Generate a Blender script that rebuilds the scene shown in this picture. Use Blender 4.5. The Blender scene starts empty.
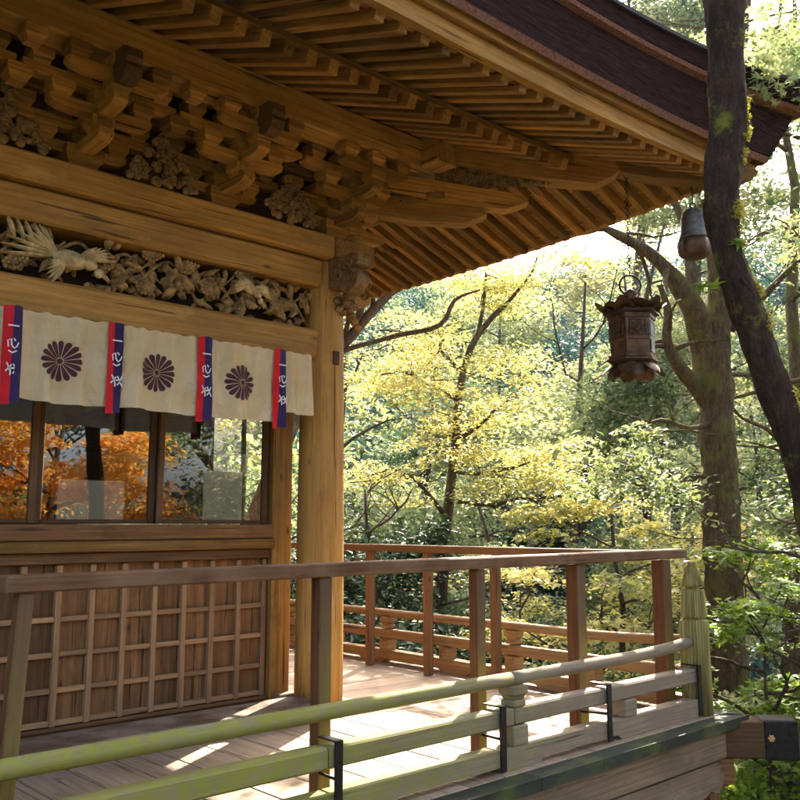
import bpy, math, random
import numpy as np
from mathutils import Vector, Matrix
D = bpy.data; SC = bpy.context.scene; COL = SC.collection
rnd = random.Random(7)
R = math.radians
# ------------------------------------------------------------------ camera frame
F = 888.0; TH = math.atan(125 / F); YAW = R(47.2); CAMZ = 1.3
cyw, syw = math.cos(YAW), math.sin(YAW)
FW = Vector((cyw * math.cos(TH), syw * math.cos(TH), math.sin(TH)))
RT = Vector((syw, -cyw, 0)); UP = RT.cross(FW)
CAM = Vector((0, 0, CAMZ))
def px3(px, py, depth):
    """a point in the place: pixel of the photograph at a horizontal distance ahead"""
    d = FW + RT * ((px - 400) / F) + UP * ((400 - py) / F)
    return CAM + d * (depth / (d.x * cyw + d.y * syw))
cam_d = D.cameras.new('camera'); cam = D.objects.new('camera', cam_d); COL.objects.link(cam)
M = Matrix((RT, UP, -FW)).transposed().to_4x4(); M.translation = CAM
cam.matrix_world = M
cam_d.sensor_width = 36; cam_d.lens = F / 800 * 36; cam_d.clip_start = .05; cam_d.clip_end = 1500
SC.camera = cam
# ------------------------------------------------------------------ light
SUN = Vector((.857 * math.cos(R(40)), .515 * math.cos(R(40)), math.sin(R(40)))).normalized()
w = D.worlds.new('World'); SC.world = w; w.use_nodes = True
nt = w.node_tree; nt.nodes.clear()
sky = nt.nodes.new('ShaderNodeTexSky'); sky.sky_type = 'NISHITA'; sky.sun_disc = False
sky.sun_elevation = R(40); sky.sun_rotation = math.atan2(SUN.x, SUN.y); sky.air_density = .7; sky.dust_density = 6.0; sky.ozone_density = .3
bg = nt.nodes.new('ShaderNodeBackground'); bg.inputs[1].default_value = .15
wo = nt.nodes.new('ShaderNodeOutputWorld')
nt.links.new(sky.outputs[0], bg.inputs[0]); nt.links.new(bg.outputs[0], wo.inputs[0])
sd = D.lights.new('sun', 'SUN'); sd.energy = 4.4; sd.angle = R(.5); sd.color = (1, .93, .80)
so = D.objects.new('sun', sd); COL.objects.link(so)
so.rotation_euler = SUN.to_track_quat('Z', 'Y').to_euler(); so.location = SUN * 60
vs = SC.view_settings; vs.view_transform = 'Standard'; vs.look = 'None'; vs.exposure = 2.45; vs.gamma = 1
vs.use_curve_mapping = False
cy = SC.cycles; cy.use_denoising = True; cy.max_bounces = 6; cy.diffuse_bounces = 4; cy.glossy_bounces = 3; cy.use_adaptive_sampling = True; cy.adaptive_threshold = .04
cy.transparent_max_bounces = 16; cy.transmission_bounces = 4; cy.sample_clamp_indirect = 6; cy.caustics_reflective = False; cy.caustics_refractive = False
# ------------------------------------------------------------------ objects
W = {}
def put(name, me, parent=None, mat=None, M4=None, label=None):
    o = D.objects.new(name, me); COL.objects.link(o)
    M4 = M4 or Matrix(); W[o] = M4
    if parent:
        o.parent = parent; o.matrix_parent_inverse = W[parent].inverted()
    o.matrix_basis = M4
    if mat and me: me.materials.clear(); me.materials.append(mat)
    if label: o['label'] = label
    return o
def tag(o, label, cat, group=None, kind=None):
    if label: o['label'] = label
    if cat: o['category'] = cat
    if group: o['group'] = group
    if kind: o['kind'] = kind
    return o
def thing(name, label, cat, loc=(0, 0, 0), group=None):
    return tag(put(name, None, None, None, Matrix.Translation(loc)), label, cat, group)
def part_empty(name, parent, loc=(0, 0, 0)):
    return put(name, None, parent, None, Matrix.Translation(loc))
def mesh(v, f, smooth=False):
    me = D.meshes.new('m'); me.from_pydata([tuple(p) for p in v], [], f); me.update()
    if smooth: me.polygons.foreach_set('use_smooth', [True] * len(me.polygons))
    return me
class MB:
    def __init__(s): s.v = []; s.f = []
    def add(s, v, f):
        n = len(s.v); s.v += [tuple(p) for p in v]; s.f += [tuple(i + n for i in q) for q in f]
    def me(s, smooth=False): return mesh(s.v, s.f, smooth)
def frame(p0, p1, up=(0, 0, 1)):
    p0, p1 = Vector(p0), Vector(p1); x = (p1 - p0).normalized(); z = Vector(up); z = (z - x * z.dot(x))
    if z.length < 1e-4: z = Vector((0, 1, 0)) - x * x.y
    z.normalize(); y = z.cross(x)
    m = Matrix((x, y, z)).transposed().to_4x4(); m.translation = (p0 + p1) / 2
    return m, (p1 - p0).length
BARS = {}
def bar_mesh(L, w, h, b=.006):
    b = min(b, w * .25, h * .25)
    pr = [(-w/2+b, -h/2), (w/2-b, -h/2), (w/2, -h/2+b), (w/2, h/2-b), (w/2-b, h/2), (-w/2+b, h/2), (-w/2, h/2-b), (-w/2, -h/2+b)]
    e = b * .8
    v = []
    for x, k in ((-L/2, 1), (-L/2+e, 0), (L/2-e, 0), (L/2, 1)):
        for y, z in pr: v.append((x, y * (1 - k * 2 * e / w), z * (1 - k * 2 * e / h)))
    f = []
    for k in range(3):
        for i in range(8): f.append((k*8+i, k*8+(i+1) % 8, k*8+8+(i+1) % 8, k*8+8+i))
    f.append(tuple(range(7, -1, -1))); f.append(tuple(range(24, 32)))
    return mesh(v, f)
def bar(name, p0, p1, w, h, mat, parent, up=(0, 0, 1), b=.006, label=None):
    m, L = frame(p0, p1, up)
    return put(name, bar_mesh(L, w, h, b), parent, mat, m, label)
def box(name, x0, x1, y0, y1, z0, z1, mat, parent, b=.006, label=None):
    """a timber laid along its longest side, so that its grain runs that way"""
    d = (x1-x0, y1-y0, z1-z0); c = ((x0+x1)/2, (y0+y1)/2, (z0+z1)/2); k = d.index(max(d))
    if k == 0: return bar(name, (x0, c[1], c[2]), (x1, c[1], c[2]), d[1], d[2], mat, parent, b=b, label=label)
    if k == 1: return bar(name, (c[0], y0, c[2]), (c[0], y1, c[2]), d[0], d[2], mat, parent, b=b, label=label)
    return bar(name, (c[0], c[1], z0), (c[0], c[1], z1), d[0], d[1], mat, parent, up=(0, 1, 0), b=b, label=label)
def prism_me(pts, t):
    """outline in local X/Z, thickness t along Y, edges eased"""
    n = len(pts); cx = sum(p[0] for p in pts)/n; cz = sum(p[1] for p in pts)/n; e = .005
    def sh(p):
        d = math.hypot(p[0]-cx, p[1]-cz) or 1; return (p[0]-(p[0]-cx)/d*e, p[1]-(p[1]-cz)/d*e)
    v = []
    for y, s in ((-t/2, 1), (-t/2+e, 0), (t/2-e, 0), (t/2, 1)):
        for p in pts:
            q = sh(p) if s else p; v.append((q[0], y, q[1]))
    f = []
    for k in range(3):
        for i in range(n): f.append((k*n+i, k*n+(i+1) % n, (k+1)*n+(i+1) % n, (k+1)*n+i))
    f.append(tuple(range(n-1, -1, -1))); f.append(tuple(range(3*n, 4*n)))
    return mesh(v, f)
def prism(name, pts, t, origin, xdir, mat, parent, up=(0, 0, 1)):
    m, _ = frame((0, 0, 0), Vector(xdir), up); m.translation = Vector(origin)
    return put(name, prism_me(pts, t), parent, mat, m)
def tube_vf(path, rad, n=8, caps=True, twist=0.0, bump=None):
    P = [Vector(p) for p in path]; v = []; f = []
    t = (P[1]-P[0]).normalized(); a = Vector((0, 0, 1)) if abs(t.z) < .9 else Vector((1, 0, 0)); u = t.cross(a).normalized()
    for i, p in enumerate(P):
        t = (P[min(i+1, len(P)-1)] - P[max(i-1, 0)]).normalized(); u = (u - t*u.dot(t)).normalized(); w_ = t.cross(u)
        r = rad[i] if hasattr(rad, '__len__') else rad
        for k in range(n):
            an = 2*math.pi*k/n; rr = r * (1 + (bump(i, k) if bump else 0))
            v.append(p + u*math.cos(an)*rr + w_*math.sin(an)*rr)
    for i in range(len(P)-1):
        for k in range(n): f.append((i*n+k, i*n+(k+1) % n, (i+1)*n+(k+1) % n, (i+1)*n+k))
    if caps: f.append(tuple(range(n-1, -1, -1))); f.append(tuple(range((len(P)-1)*n, len(P)*n)))
    return v, f
def tube(name, path, rad, mat, parent, n=10, caps=True):
    c = Vector(path[0]); m, _ = frame(path[0], path[-1]); mi = m.inverted()
    v, f = tube_vf([mi @ Vector(p) for p in path], rad, n, caps)
    return put(name, mesh(v, f, True), parent, mat, m)
def smooth_path(pts, k=5):
    """Catmull-Rom through pts of any equal length"""
    out = []
    n = len(pts)
    for i in range(n-1):
        a, b, c, d = pts[max(i-1, 0)], pts[i], pts[i+1], pts[min(i+2, n-1)]
        for j in range(k):
            t = j/k
            out.append([.5*((2*b[q]) + (-a[q]+c[q])*t + (2*a[q]-5*b[q]+4*c[q]-d[q])*t*t + (-a[q]+3*b[q]-3*c[q]+d[q])*t**3) for q in range(len(b))])
    out.append(list(pts[-1])); return out
def lathe_me(prof, n=24, smooth=True, flute=0, depth=.0, cap=True):
    v = []; f = []
    for r, z in prof:
        for k in range(n):
            a = 2*math.pi*k/n; rr = r
            if flute: rr = r*(1 - depth*(.5-.5*math.cos(a*flute)))
            v.append((rr*math.cos(a), rr*math.sin(a), z))
    for i in range(len(prof)-1):
        for k in range(n): f.append((i*n+k, i*n+(k+1) % n, (i+1)*n+(k+1) % n, (i+1)*n+k))
    if cap: f.append(tuple(range(n-1, -1, -1))); f.append(tuple(range((len(prof)-1)*n, len(prof)*n)))
    return mesh(v, f, smooth)
def ball(mb, c, r, n=8, m=5, sq=(1, 1, 1), Mx=None):
    v = []; f = []
    for i in range(m+1):
        th = math.pi*i/m
        for k in range(n):
            a = 2*math.pi*k/n; p = Vector((math.sin(th)*math.cos(a)*r*sq[0], math.sin(th)*math.sin(a)*r*sq[1], math.cos(th)*r*sq[2]))
            v.append((Mx @ p if Mx else p) + Vector(c))
    for i in range(m):
        for k in range(n): f.append((i*n+k, (i+1)*n+k, (i+1)*n+(k+1) % n, i*n+(k+1) % n))
    mb.add(v, f)
# ------------------------------------------------------------------ materials
def newmat(name):
    m = D.materials.new(name); m.use_nodes = True; n = m.node_tree; n.nodes.clear()
    out = n.nodes.new('ShaderNodeOutputMaterial')
    return m, n, out
def N(n, t, **kw):
    x = n.nodes.new(t)
    for k, v in kw.items():
        if k.startswith('i_'): x.inputs[k[2:].replace('_', ' ')].default_value = v
        else: setattr(x, k, v)
    return x
def ramp(n, fac, stops, interp='LINEAR'):
    r = n.nodes.new('ShaderNodeValToRGB'); r.color_ramp.interpolation = interp
    e = r.color_ramp.elements
    while len(e) > 1: e.remove(e[-1])
    e[0].position = stops[0][0]; e[0].color = (*stops[0][1], 1)
    for p, c in stops[1:]:
        q = e.new(p); q.color = (*c, 1)
    n.links.new(fac, r.inputs[0]); return r.outputs[0]
def mixc(n, fac, a, b, mode='MIX'):
    x = n.nodes.new('ShaderNodeMix'); x.data_type = 'RGBA'; x.blend_type = mode
    for s, val in ((x.inputs[0], fac), (x.inputs[6], a), (x.inputs[7], b)):
        if hasattr(val, 'links'): n.links.new(val, s)
        elif isinstance(val, (tuple, list)): s.default_value = (*val, 1)
        else: s.default_value = val
    return x.outputs[2]
def g(c): return (c, c, c)
def wood(name, dark, mid, light, ring=9.0, rough=.62, moss=None, moss_amt=0.5, stain=.5, grain_bump=.25, grey=None, vary=.35, side=None, xfade=False):
    m, n, out = newmat(name); L = n.links.new
    tc = N(n, 'ShaderNodeTexCoord'); oi = N(n, 'ShaderNodeObjectInfo')
    off = N(n, 'ShaderNodeVectorMath', operation='SCALE'); off.inputs[0].default_value = (37, 11, 23); L(oi.outputs['Random'], off.inputs[3])
    ad = N(n, 'ShaderNodeVectorMath', operation='ADD'); L(tc.outputs['Object'], ad.inputs[0])
    sm = N(n, 'ShaderNodeVectorMath', operation='MULTIPLY'); sm.inputs[1].default_value = (1, .03, .03)
    L(off.outputs[0], sm.inputs[0]); L(sm.outputs[0], ad.inputs[1])
    mp = N(n, 'ShaderNodeMapping'); mp.inputs['Scale'].default_value = (.13, 1, 1); L(ad.outputs[0], mp.inputs[0])
    wv = N(n, 'ShaderNodeTexWave', wave_type='RINGS', rings_direction='X', wave_profile='SAW'); L(mp.outputs[0], wv.inputs[0])
    wv.inputs['Scale'].default_value = ring; wv.inputs['Distortion'].default_value = 4.2; wv.inputs['Detail'].default_value = 2.0; wv.inputs['Detail Scale'].default_value = 1.1
    m2 = N(n, 'ShaderNodeMapping'); m2.inputs['Scale'].default_value = (2.5, 90, 90); L(ad.outputs[0], m2.inputs[0])
    fine = N(n, 'ShaderNodeTexNoise', i_Scale=1.0, i_Detail=4.0, i_Roughness=.65); L(m2.outputs[0], fine.inputs[0])
    m3 = N(n, 'ShaderNodeMapping'); m3.inputs['Scale'].default_value = (1.2, 4.5, 4.5); L(ad.outputs[0], m3.inputs[0])
    big = N(n, 'ShaderNodeTexNoise', i_Scale=1.3, i_Detail=5.0, i_Roughness=.6); L(m3.outputs[0], big.inputs[0])
    half = tuple(.55*a_+.45*b_ for a_, b_ in zip(mid, light)); dk = tuple(.6*a_+.4*b_ for a_, b_ in zip(mid, dark))
    c1 = ramp(n, wv.outputs[1], [(0, mid), (.6, half), (.88, mid), (1, dk)])
    c2 = ramp(n, fine.outputs[0], [(.3, dark), (.55, mid), (.75, light)])
    c = mixc(n, .45, c1, c2)
    st = ramp(n, big.outputs[0], [(.3, g(1)), (.62, g(0))])
    c = mixc(n, mixc(n, 1.0, st, g(stain), 'MULTIPLY'), c, tuple(x*.5 for x in mid))
    blot = N(n, 'ShaderNodeTexNoise', i_Scale=3.1, i_Detail=8.0, i_Roughness=.7); m4 = N(n, 'ShaderNodeMapping'); m4.inputs['Scale'].default_value = (.7, 1.6, 1.6); L(ad.outputs[0], m4.inputs[0]); L(m4.outputs[0], blot.inputs[0])
    c = mixc(n, ramp(n, blot.outputs[0], [(.56, g(0)), (.68, g(.45))]), c, dark)
    c = mixc(n, ramp(n, blot.outputs[0], [(.30, g(.35)), (.42, g(0))]), c, light)
    hv = N(n, 'ShaderNodeMapRange'); L(oi.outputs['Random'], hv.inputs[0]); hv.inputs[3].default_value = 1-vary; hv.inputs[4].default_value = 1+vary*.6
    c = mixc(n, 1.0, c, hv.outputs[0], 'MULTIPLY')
    geo = N(n, 'ShaderNodeNewGeometry')
    # small dark knots
    vk = N(n, 'ShaderNodeTexVoronoi', i_Scale=2.6); mk = N(n, 'ShaderNodeMapping'); mk.inputs['Scale'].default_value = (.8, 2, 2); L(ad.outputs[0], mk.inputs[0]); L(mk.outputs[0], vk.inputs[0])
    kn = ramp(n, vk.outputs[0], [(.03, g(.75)), (.09, g(0))])
    c = mixc(n, kn, c, tuple(x*.35 for x in dark))
    mc = N(n, 'ShaderNodeMapping'); mc.inputs['Scale'].default_value = (1.1, 34, 34); L(ad.outputs[0], mc.inputs[0])
    ck = N(n, 'ShaderNodeTexNoise', i_Scale=1.0, i_Detail=2.0, i_Roughness=.5); L(mc.outputs[0], ck.inputs[0])
    c = mixc(n, ramp(n, ck.outputs[0], [(.655, g(0)), (.70, g(.8))]), c, tuple(x*.3 for x in dark))
    if grey: 
        ng = N(n, 'ShaderNodeTexNoise', i_Scale=5.0, i_Detail=6.0); L(geo.outputs['Position'], ng.inputs[0])
        c = mixc(n, ramp(n, ng.outputs[0], [(.38, g(0)), (.62, g(.85))]), c, grey)
    if moss:
        nm = N(n, 'ShaderNodeTexNoise', i_Scale=3.0, i_Detail=7.0, i_Roughness=.65); L(geo.outputs['Position'], nm.inputs[0])
        lo = .62 - .4*moss_amt
        mk_ = ramp(n, nm.outputs[0], [(lo, g(0)), (lo+.16, g(.9))])
        if xfade:   # algae thrives towards the sheltered left end
            sx_ = N(n, 'ShaderNodeSeparateXYZ'); L(geo.outputs['Position'], sx_.inputs[0]); xr = N(n, 'ShaderNodeMapRange'); L(sx_.outputs[0], xr.inputs[0])
            xr.inputs[1].default_value = 4.5; xr.inputs[2].default_value = 2.4; xr.inputs[3].default_value = .0; xr.inputs[4].default_value = 1.0
            n9 = N(n, 'ShaderNodeTexNoise', i_Scale=22.0, i_Detail=6.0, i_Roughness=.7); L(geo.outputs['Position'], n9.inputs[0])
            mk_ = mixc(n, 1.0, mixc(n, 1.0, mk_, xr.outputs[0], 'MULTIPLY'), ramp(n, n9.outputs[0], [(.35, g(.35)), (.6, g(1))]), 'MULTIPLY')
        c = mixc(n, mk_, c, moss)
    if side:   # front faces a paler brown, yellow-green towards the bottom
        sp_ = N(n, 'ShaderNodeSeparateXYZ'); L(geo.outputs['Position'], sp_.inputs[0]); sn = N(n, 'ShaderNodeSeparateXYZ'); L(geo.outputs['True Normal'], sn.inputs[0])
        hz = N(n, 'ShaderNodeMapRange'); L(sp_.outputs[2], hz.inputs[0]); hz.inputs[1].default_value = .95; hz.inputs[2].default_value = .35
        ns = N(n, 'ShaderNodeMapRange'); L(sn.outputs[1], ns.inputs[0]); ns.inputs[1].default_value = -.4; ns.inputs[2].default_value = -.9
        c = mixc(n, ramp(n, ns.outputs[0], [(0, g(0)), (1, g(.5))]), c, (.15, .105, .055))
        mu = N(n, 'ShaderNodeMath', operation='MULTIPLY'); L(hz.outputs[0], mu.inputs[0]); L(ns.outputs[0], mu.inputs[1])
        ml = N(n, 'ShaderNodeMath', operation='MULTIPLY'); L(mu.outputs[0], ml.inputs[0]); L(ramp(n, blot.outputs[0], [(.35, g(1)), (.6, g(.35))]), ml.inputs[1])
        c = mixc(n, ramp(n, ml.outputs[0], [(0, g(0)), (1, g(.7))]), c, side)
    b = N(n, 'ShaderNodeBsdfPrincipled'); L(c, b.inputs['Base Color'])
    L(ramp(n, fine.outputs[0], [(.2, g(min(1, rough+.12))), (.8, g(rough-.08))]), b.inputs['Roughness'])
    b.inputs['Specular IOR Level'].default_value = .22
    bu = N(n, 'ShaderNodeBump'); bu.inputs['Strength'].default_value = grain_bump; bu.inputs['Distance'].default_value = .006
    hh = N(n, 'ShaderNodeMath', operation='ADD'); L(fine.outputs[0], hh.inputs[0])
    h2 = N(n, 'ShaderNodeMath', operation='MULTIPLY'); L(wv.outputs[1], h2.inputs[0]); h2.inputs[1].default_value = .35; L(h2.outputs[0], hh.inputs[1])
    L(hh.outputs[0], bu.inputs['Height']); L(bu.outputs[0], b.inputs['Normal'])
    L(b.outputs[0], out.inputs[0]); return m
def plain(name, col, rough=.6, metal=0.0, var=.25, scale=12.0, bump=.2, col2=None, spec=.4, dist=.004, lay=None):
    m, n, out = newmat(name); L = n.links.new
    geo = N(n, 'ShaderNodeTexCoord'); nz = N(n, 'ShaderNodeTexNoise', i_Scale=scale, i_Detail=7.0, i_Roughness=.65); L(geo.outputs['Object'], nz.inputs[0])
    if lay: ml = N(n, 'ShaderNodeMapping'); ml.inputs['Scale'].default_value = lay; L(geo.outputs['Object'], ml.inputs[0]); L(ml.outputs[0], nz.inputs[0])
    c2 = col2 or tuple(x*(1-var) for x in col); c1 = tuple(min(1, x*(1+var*.5)) for x in col)
    c = ramp(n, nz.outputs[0], [(.35, c2), (.65, c1)])
    b = N(n, 'ShaderNodeBsdfPrincipled'); L(c, b.inputs['Base Color']); b.inputs['Roughness'].default_value = rough; b.inputs['Metallic'].default_value = metal
    b.inputs['Specular IOR Level'].default_value = spec
    bu = N(n, 'ShaderNodeBump'); bu.inputs['Strength'].default_value = bump; bu.inputs['Distance'].default_value = dist; L(nz.outputs[0], bu.inputs['Height']); L(bu.outputs[0], b.inputs['Normal'])
    L(b.outputs[0], out.inputs[0]); return m
def leafmat(name, cols, trans=.5, rough=.5, spec=.3):
    """cols: ramp of leaf colours; each leaf takes its own, drifting in patches through the crown"""
    m, n, out = newmat(name); L = n.links.new
    geo = N(n, 'ShaderNodeNewGeometry'); oi = N(n, 'ShaderNodeObjectInfo')
    nz = N(n, 'ShaderNodeTexNoise', i_Scale=.55, i_Detail=3.0); L(geo.outputs['Position'], nz.inputs[0])
    a = N(n, 'ShaderNodeMath', operation='MULTIPLY_ADD'); L(geo.outputs['Random Per Island'], a.inputs[0]); a.inputs[1].default_value = .5
    b_ = N(n, 'ShaderNodeMath', operation='MULTIPLY_ADD'); L(nz.outputs[0], b_.inputs[0]); b_.inputs[1].default_value = 1.5; b_.inputs[2].default_value = -.5
    L(b_.outputs[0], a.inputs[2])
    k = len(cols); c = ramp(n, a.outputs[0], [(i/(k-1) if k > 1 else 0, x) for i, x in enumerate(cols)])
    hs = N(n, 'ShaderNodeHueSaturation'); L(c, hs.inputs['Color']); mr = N(n, 'ShaderNodeMapRange'); L(oi.outputs['Random'], mr.inputs[0]); mr.inputs[3].default_value = .8; mr.inputs[4].default_value = 1.2; L(mr.outputs[0], hs.inputs['Value'])
    c = hs.outputs[0]
    b = N(n, 'ShaderNodeBsdfPrincipled'); L(c, b.inputs['Base Color']); b.inputs['Roughness'].default_value = rough; b.inputs['Specular IOR Level'].default_value = spec
    t = N(n, 'ShaderNodeBsdfTranslucent'); L(mixc(n, 1.0, c, (1.15, 1.12, .8), 'MULTIPLY'), t.inputs[0])
    mx = N(n, 'ShaderNodeMixShader'); mx.inputs[0].default_value = trans; L(b.outputs[0], mx.inputs[1]); L(t.outputs[0], mx.inputs[2]); L(mx.outputs[0], out.inputs[0])
    return m
def barkmat(name, col, moss, amt=.5, scale=9.0):
    m, n, out = newmat(name); L = n.links.new
    geo = N(n, 'ShaderNodeNewGeometry')
    mp = N(n, 'ShaderNodeMapping'); mp.inputs['Scale'].default_value = (1, 1, .35); L(geo.outputs['Position'], mp.inputs[0])
    n1 = N(n, 'ShaderNodeTexNoise', i_Scale=scale*2.2, i_Detail=9.0, i_Roughness=.72); L(mp.outputs[0], n1.inputs[0])
    wn = N(n, 'ShaderNodeTexNoise', i_Scale=scale*.8, i_Detail=4.0); L(geo.outputs['Position'], wn.inputs[0])
    wa = N(n, 'ShaderNodeVectorMath', operation='MULTIPLY_ADD'); L(wn.outputs[1], wa.inputs[0]); wa.inputs[1].default_value = (.14, .14, .14); L(mp.outputs[0], wa.inputs[2])
    v1 = N(n, 'ShaderNodeTexVoronoi', i_Scale=scale*3.6, feature='DISTANCE_TO_EDGE'); L(wa.outputs[0], v1.inputs[0])
    n2 = N(n, 'ShaderNodeTexNoise', i_Scale=3.2, i_Detail=7.0, i_Roughness=.7); L(geo.outputs['Position'], n2.inputs[0])
    c = ramp(n, n1.outputs[0], [(.3, tuple(x*.35 for x in col)), (.55, col), (.75, tuple(min(1, x*1.9) for x in col))])
    c = mixc(n, ramp(n, v1.outputs[0], [(0, g(.45)), (.10, g(0))]), c, tuple(x*.3 for x in col))
    lo = .66 - .3*amt
    c = mixc(n, ramp(n, n2.outputs[0], [(lo, g(0)), (lo+.1, g(.9))]), c, moss)
    b = N(n, 'ShaderNodeBsdfPrincipled'); L(c, b.inputs['Base Color']); b.inputs['Roughness'].default_value = .9; b.inputs['Specular IOR Level'].default_value = .15
    bu = N(n, 'ShaderNodeBump'); bu.inputs['Strength'].default_value = 1; bu.inputs['Distance'].default_value = .045; L(n1.outputs[0], bu.inputs['Height'])
    L(bu.outputs[0], b.inputs['Normal']); L(b.outputs[0], out.inputs[0]); return m
K = {}
K['gold'] = wood('golden_wood', (.085, .030, .006), (.37, .182, .038), (.62, .36, .105), stain=.75, vary=.5)
K['beam'] = wood('beam_wood', (.13, .048, .01), (.44, .228, .05), (.68, .41, .13), ring=6, stain=.85, vary=.12)
K['pillar'] = wood('pillar_wood', (.16, .065, .014), (.42, .22, .05), (.62, .37, .11), ring=3.5, stain=.35, vary=.05)
K['brown'] = wood('brown_lattice_wood', (.05, .02, .007), (.195, .09, .032), (.42, .23, .095), stain=.7)
K['lattice'] = wood('lattice_bar_wood', (.16, .075, .03), (.36, .20, .09), (.55, .36, .19), stain=.35)
K['rail'] = wood('dark_rail_wood', (.05, .018, .008), (.155, .068, .027), (.32, .17, .085), grey=(.22, .12, .06), stain=.5, vary=.15)
K['railpost'] = wood('dark_post_wood', (.06, .022, .009), (.15, .058, .02), (.25, .11, .045), stain=.4, vary=.15, side=(.27, .24, .03))
K['orange'] = wood('bounce_warm_rail_wood', (.08, .03, .01), (.20, .095, .035), (.36, .205, .085), stain=.35, vary=.15)  # warmer copy of the rail wood, floor bounce put into its colour
K['moss'] = wood('mossy_rail_wood', (.11, .075, .04), (.32, .245, .155), (.54, .45, .32), moss=(.27, .275, .03), moss_amt=.8, grey=(.25, .205, .145), stain=.5, rough=.8, vary=.15, xfade=True)
K['pale'] = wood('weathered_rail_wood', (.15, .115, .06), (.33, .27, .16), (.52, .45, .30), moss=(.24, .23, .06), moss_amt=.25, stain=.4, rough=.8, vary=.15)
K['tan'] = wood('tan_rail_wood', (.15, .075, .025), (.35, .205, .08), (.54, .37, .17), stain=.45, vary=.15)
K['under'] = wood('stained_under_beam_wood', (.14, .075, .035), (.36, .26, .16), (.58, .48, .34), stain=.7, rough=.75)
K['floor'] = wood('veranda_plank_wood', (.20, .135, .08), (.37, .27, .175), (.52, .42, .30), stain=.5, rough=.6, vary=.2)
K['edge'] = wood('wet_dark_plank_wood', (.02, .022, .016), (.045, .05, .035), (.10, .11, .07), moss=(.10, .13, .03), moss_amt=.3, stain=.6, rough=.7)
K['step'] = wood('worn_step_wood', (.07, .04, .025), (.17, .105, .062), (.32, .23, .15), grey=(.27, .21, .15), stain=.6, rough=.8)
K['dark'] = wood('dark_board_wood', (.05, .024, .01), (.11, .055, .022), (.19, .10, .045))  # dark brown timber by its own tone
K['carve'] = plain('carved_cypress', (.33, .195, .07), .65, var=.65, scale=18, bump=.35)
K['carve_pale'] = plain('carved_pale_cypress', (.56, .41, .20), .65, var=.45, scale=22, bump=.25)
K['carve_dark'] = plain('carved_aged_cypress', (.22, .125, .05), .7, var=.55, scale=25, bump=.5)
K['thatch'] = plain('cypress_bark_roofing', (.048, .020, .018), .95, var=.8, scale=60, bump=1.0, spec=.1, dist=.02, lay=(.12, .12, 2.2))
K['thatch_edge'] = plain('bark_roofing_cut_edge', (.22, .10, .06), .9, var=.5, scale=60, bump=.8, spec=.15, dist=.008)
K['tile'] = plain('dark_roof_skin', (.03, .03, .032), .6, var=.4, scale=20)
K['bell'] = plain('dull_bell_bronze', (.15, .14, .12), .55, .5, var=.5, scale=20, bump=.4)
K['iron'] = plain('black_iron', (.028, .024, .022), .5, .6, var=.5, scale=30)
K['bronze'] = plain('aged_bronze', (.12, .065, .033), .55, .6, var=.6, scale=14, bump=.4)
K['bronze_pale'] = plain('verdigris_bronze', (.25, .27, .26), .55, .4, var=.5, scale=20, bump=.4)
K['brass'] = plain('gilt_metal', (.7, .5, .2), .4, .8)
K['paper'] = plain('cream_board', (.86, .78, .56), .8, var=.06, scale=3, bump=.02)
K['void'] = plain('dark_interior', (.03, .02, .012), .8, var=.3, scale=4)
K['stone'] = plain('grey_stone', (.26, .25, .22), .85, var=.4, scale=9, bump=.6)
# ------------------------------------------------------------------ the hall
CX, CY = 4.0, 5.17
def Pf(s, o, z): return Vector((CX+s, CY-o, z))
def Ps(s, o, z): return Vector((CX+o, CY-s, z))
def up_(s): t = max(0, (s+1.6)/3.9); return .15*t**2.6
hall = thing('temple_hall', 'golden timber temple hall with carved brackets under a deep double-raftered eave', 'temple', (CX, CY, 0))
# pillars
def pillar(x, y, r0=.172, r1=.150, z0=0.0, z1=3.25, nm='pillar'):
    pr = [(r0*1.0, z0), (r0, z0+.4), (r0*.99, 1.2), ((r0+r1)/2*1.005, 2.2), (r1, z1-.12), (r1*.96, z1-.03), (r1*.88, z1)]
    me = lathe_me(pr, 40)
    # local X along the height so the grain runs upward
    me.transform(Matrix(((0, 0, 1, 0), (0, 1, 0, 0), (-1, 0, 0, 0), (0, 0, 0, 1))))
    m = Matrix(((0, 0, -1, x), (0, 1, 0, y), (1, 0, 0, 0), (0, 0, 0, 1)))
    o = put(nm, me, hall, K['pillar'], m); return o
p_ = pillar(CX, CY)
pillar(CX-4.9, CY); pillar(CX, CY+4.6)
box('peg_plug', CX-.028, CX+.028, CY-.17, CY-.155, 2.46, 2.56, K['dark'], p_)
XL, YB = -2.2, 10.2      # how far the hall is built to the left and to the back
# threshold, inner post, wall
YW = 5.5
box('threshold_board', XL, CX-.16, 4.90, 5.24, .004, .115, K['step'], hall)
box('ground_sill', XL, CX-.03, 5.25, 5.545, .0, .071, K['dark'], hall)
box('corner_jamb_post', 3.77, 3.94, 5.44, 5.60, .0, 2.9, K['gold'], hall)
box('post_shoe', 3.80, 3.98, 5.36, 5.436, .0, .11, K['step'], hall)
wall = part_empty('lattice_wall', hall, (1, YW, 0))
xb = 3.73
while xb > 0:
    box('wall_board', xb-.213, xb-.001, YW+.018, YW+.042, .073, 1.06, K['brown'], wall, b=.003); xb -= .214
for i in range(27):
    x = 3.73-.214*i
    box('lattice_stile', x-.018, x+.018, YW-.026, YW+.014, .10, 1.055, K['lattice'], wall, b=.003)
for i in range(27):
    x0 = 3.73-.214*(i+1)+.019; x1 = 3.73-.214*i-.019
    for z in (.12, .31, .52, .73, .94):
        box('lattice_rail', x0, x1, YW-.019, YW+.014, z-.016, z+.016, K['lattice'], wall, b=.003) if x0 > .6 else None
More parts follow.
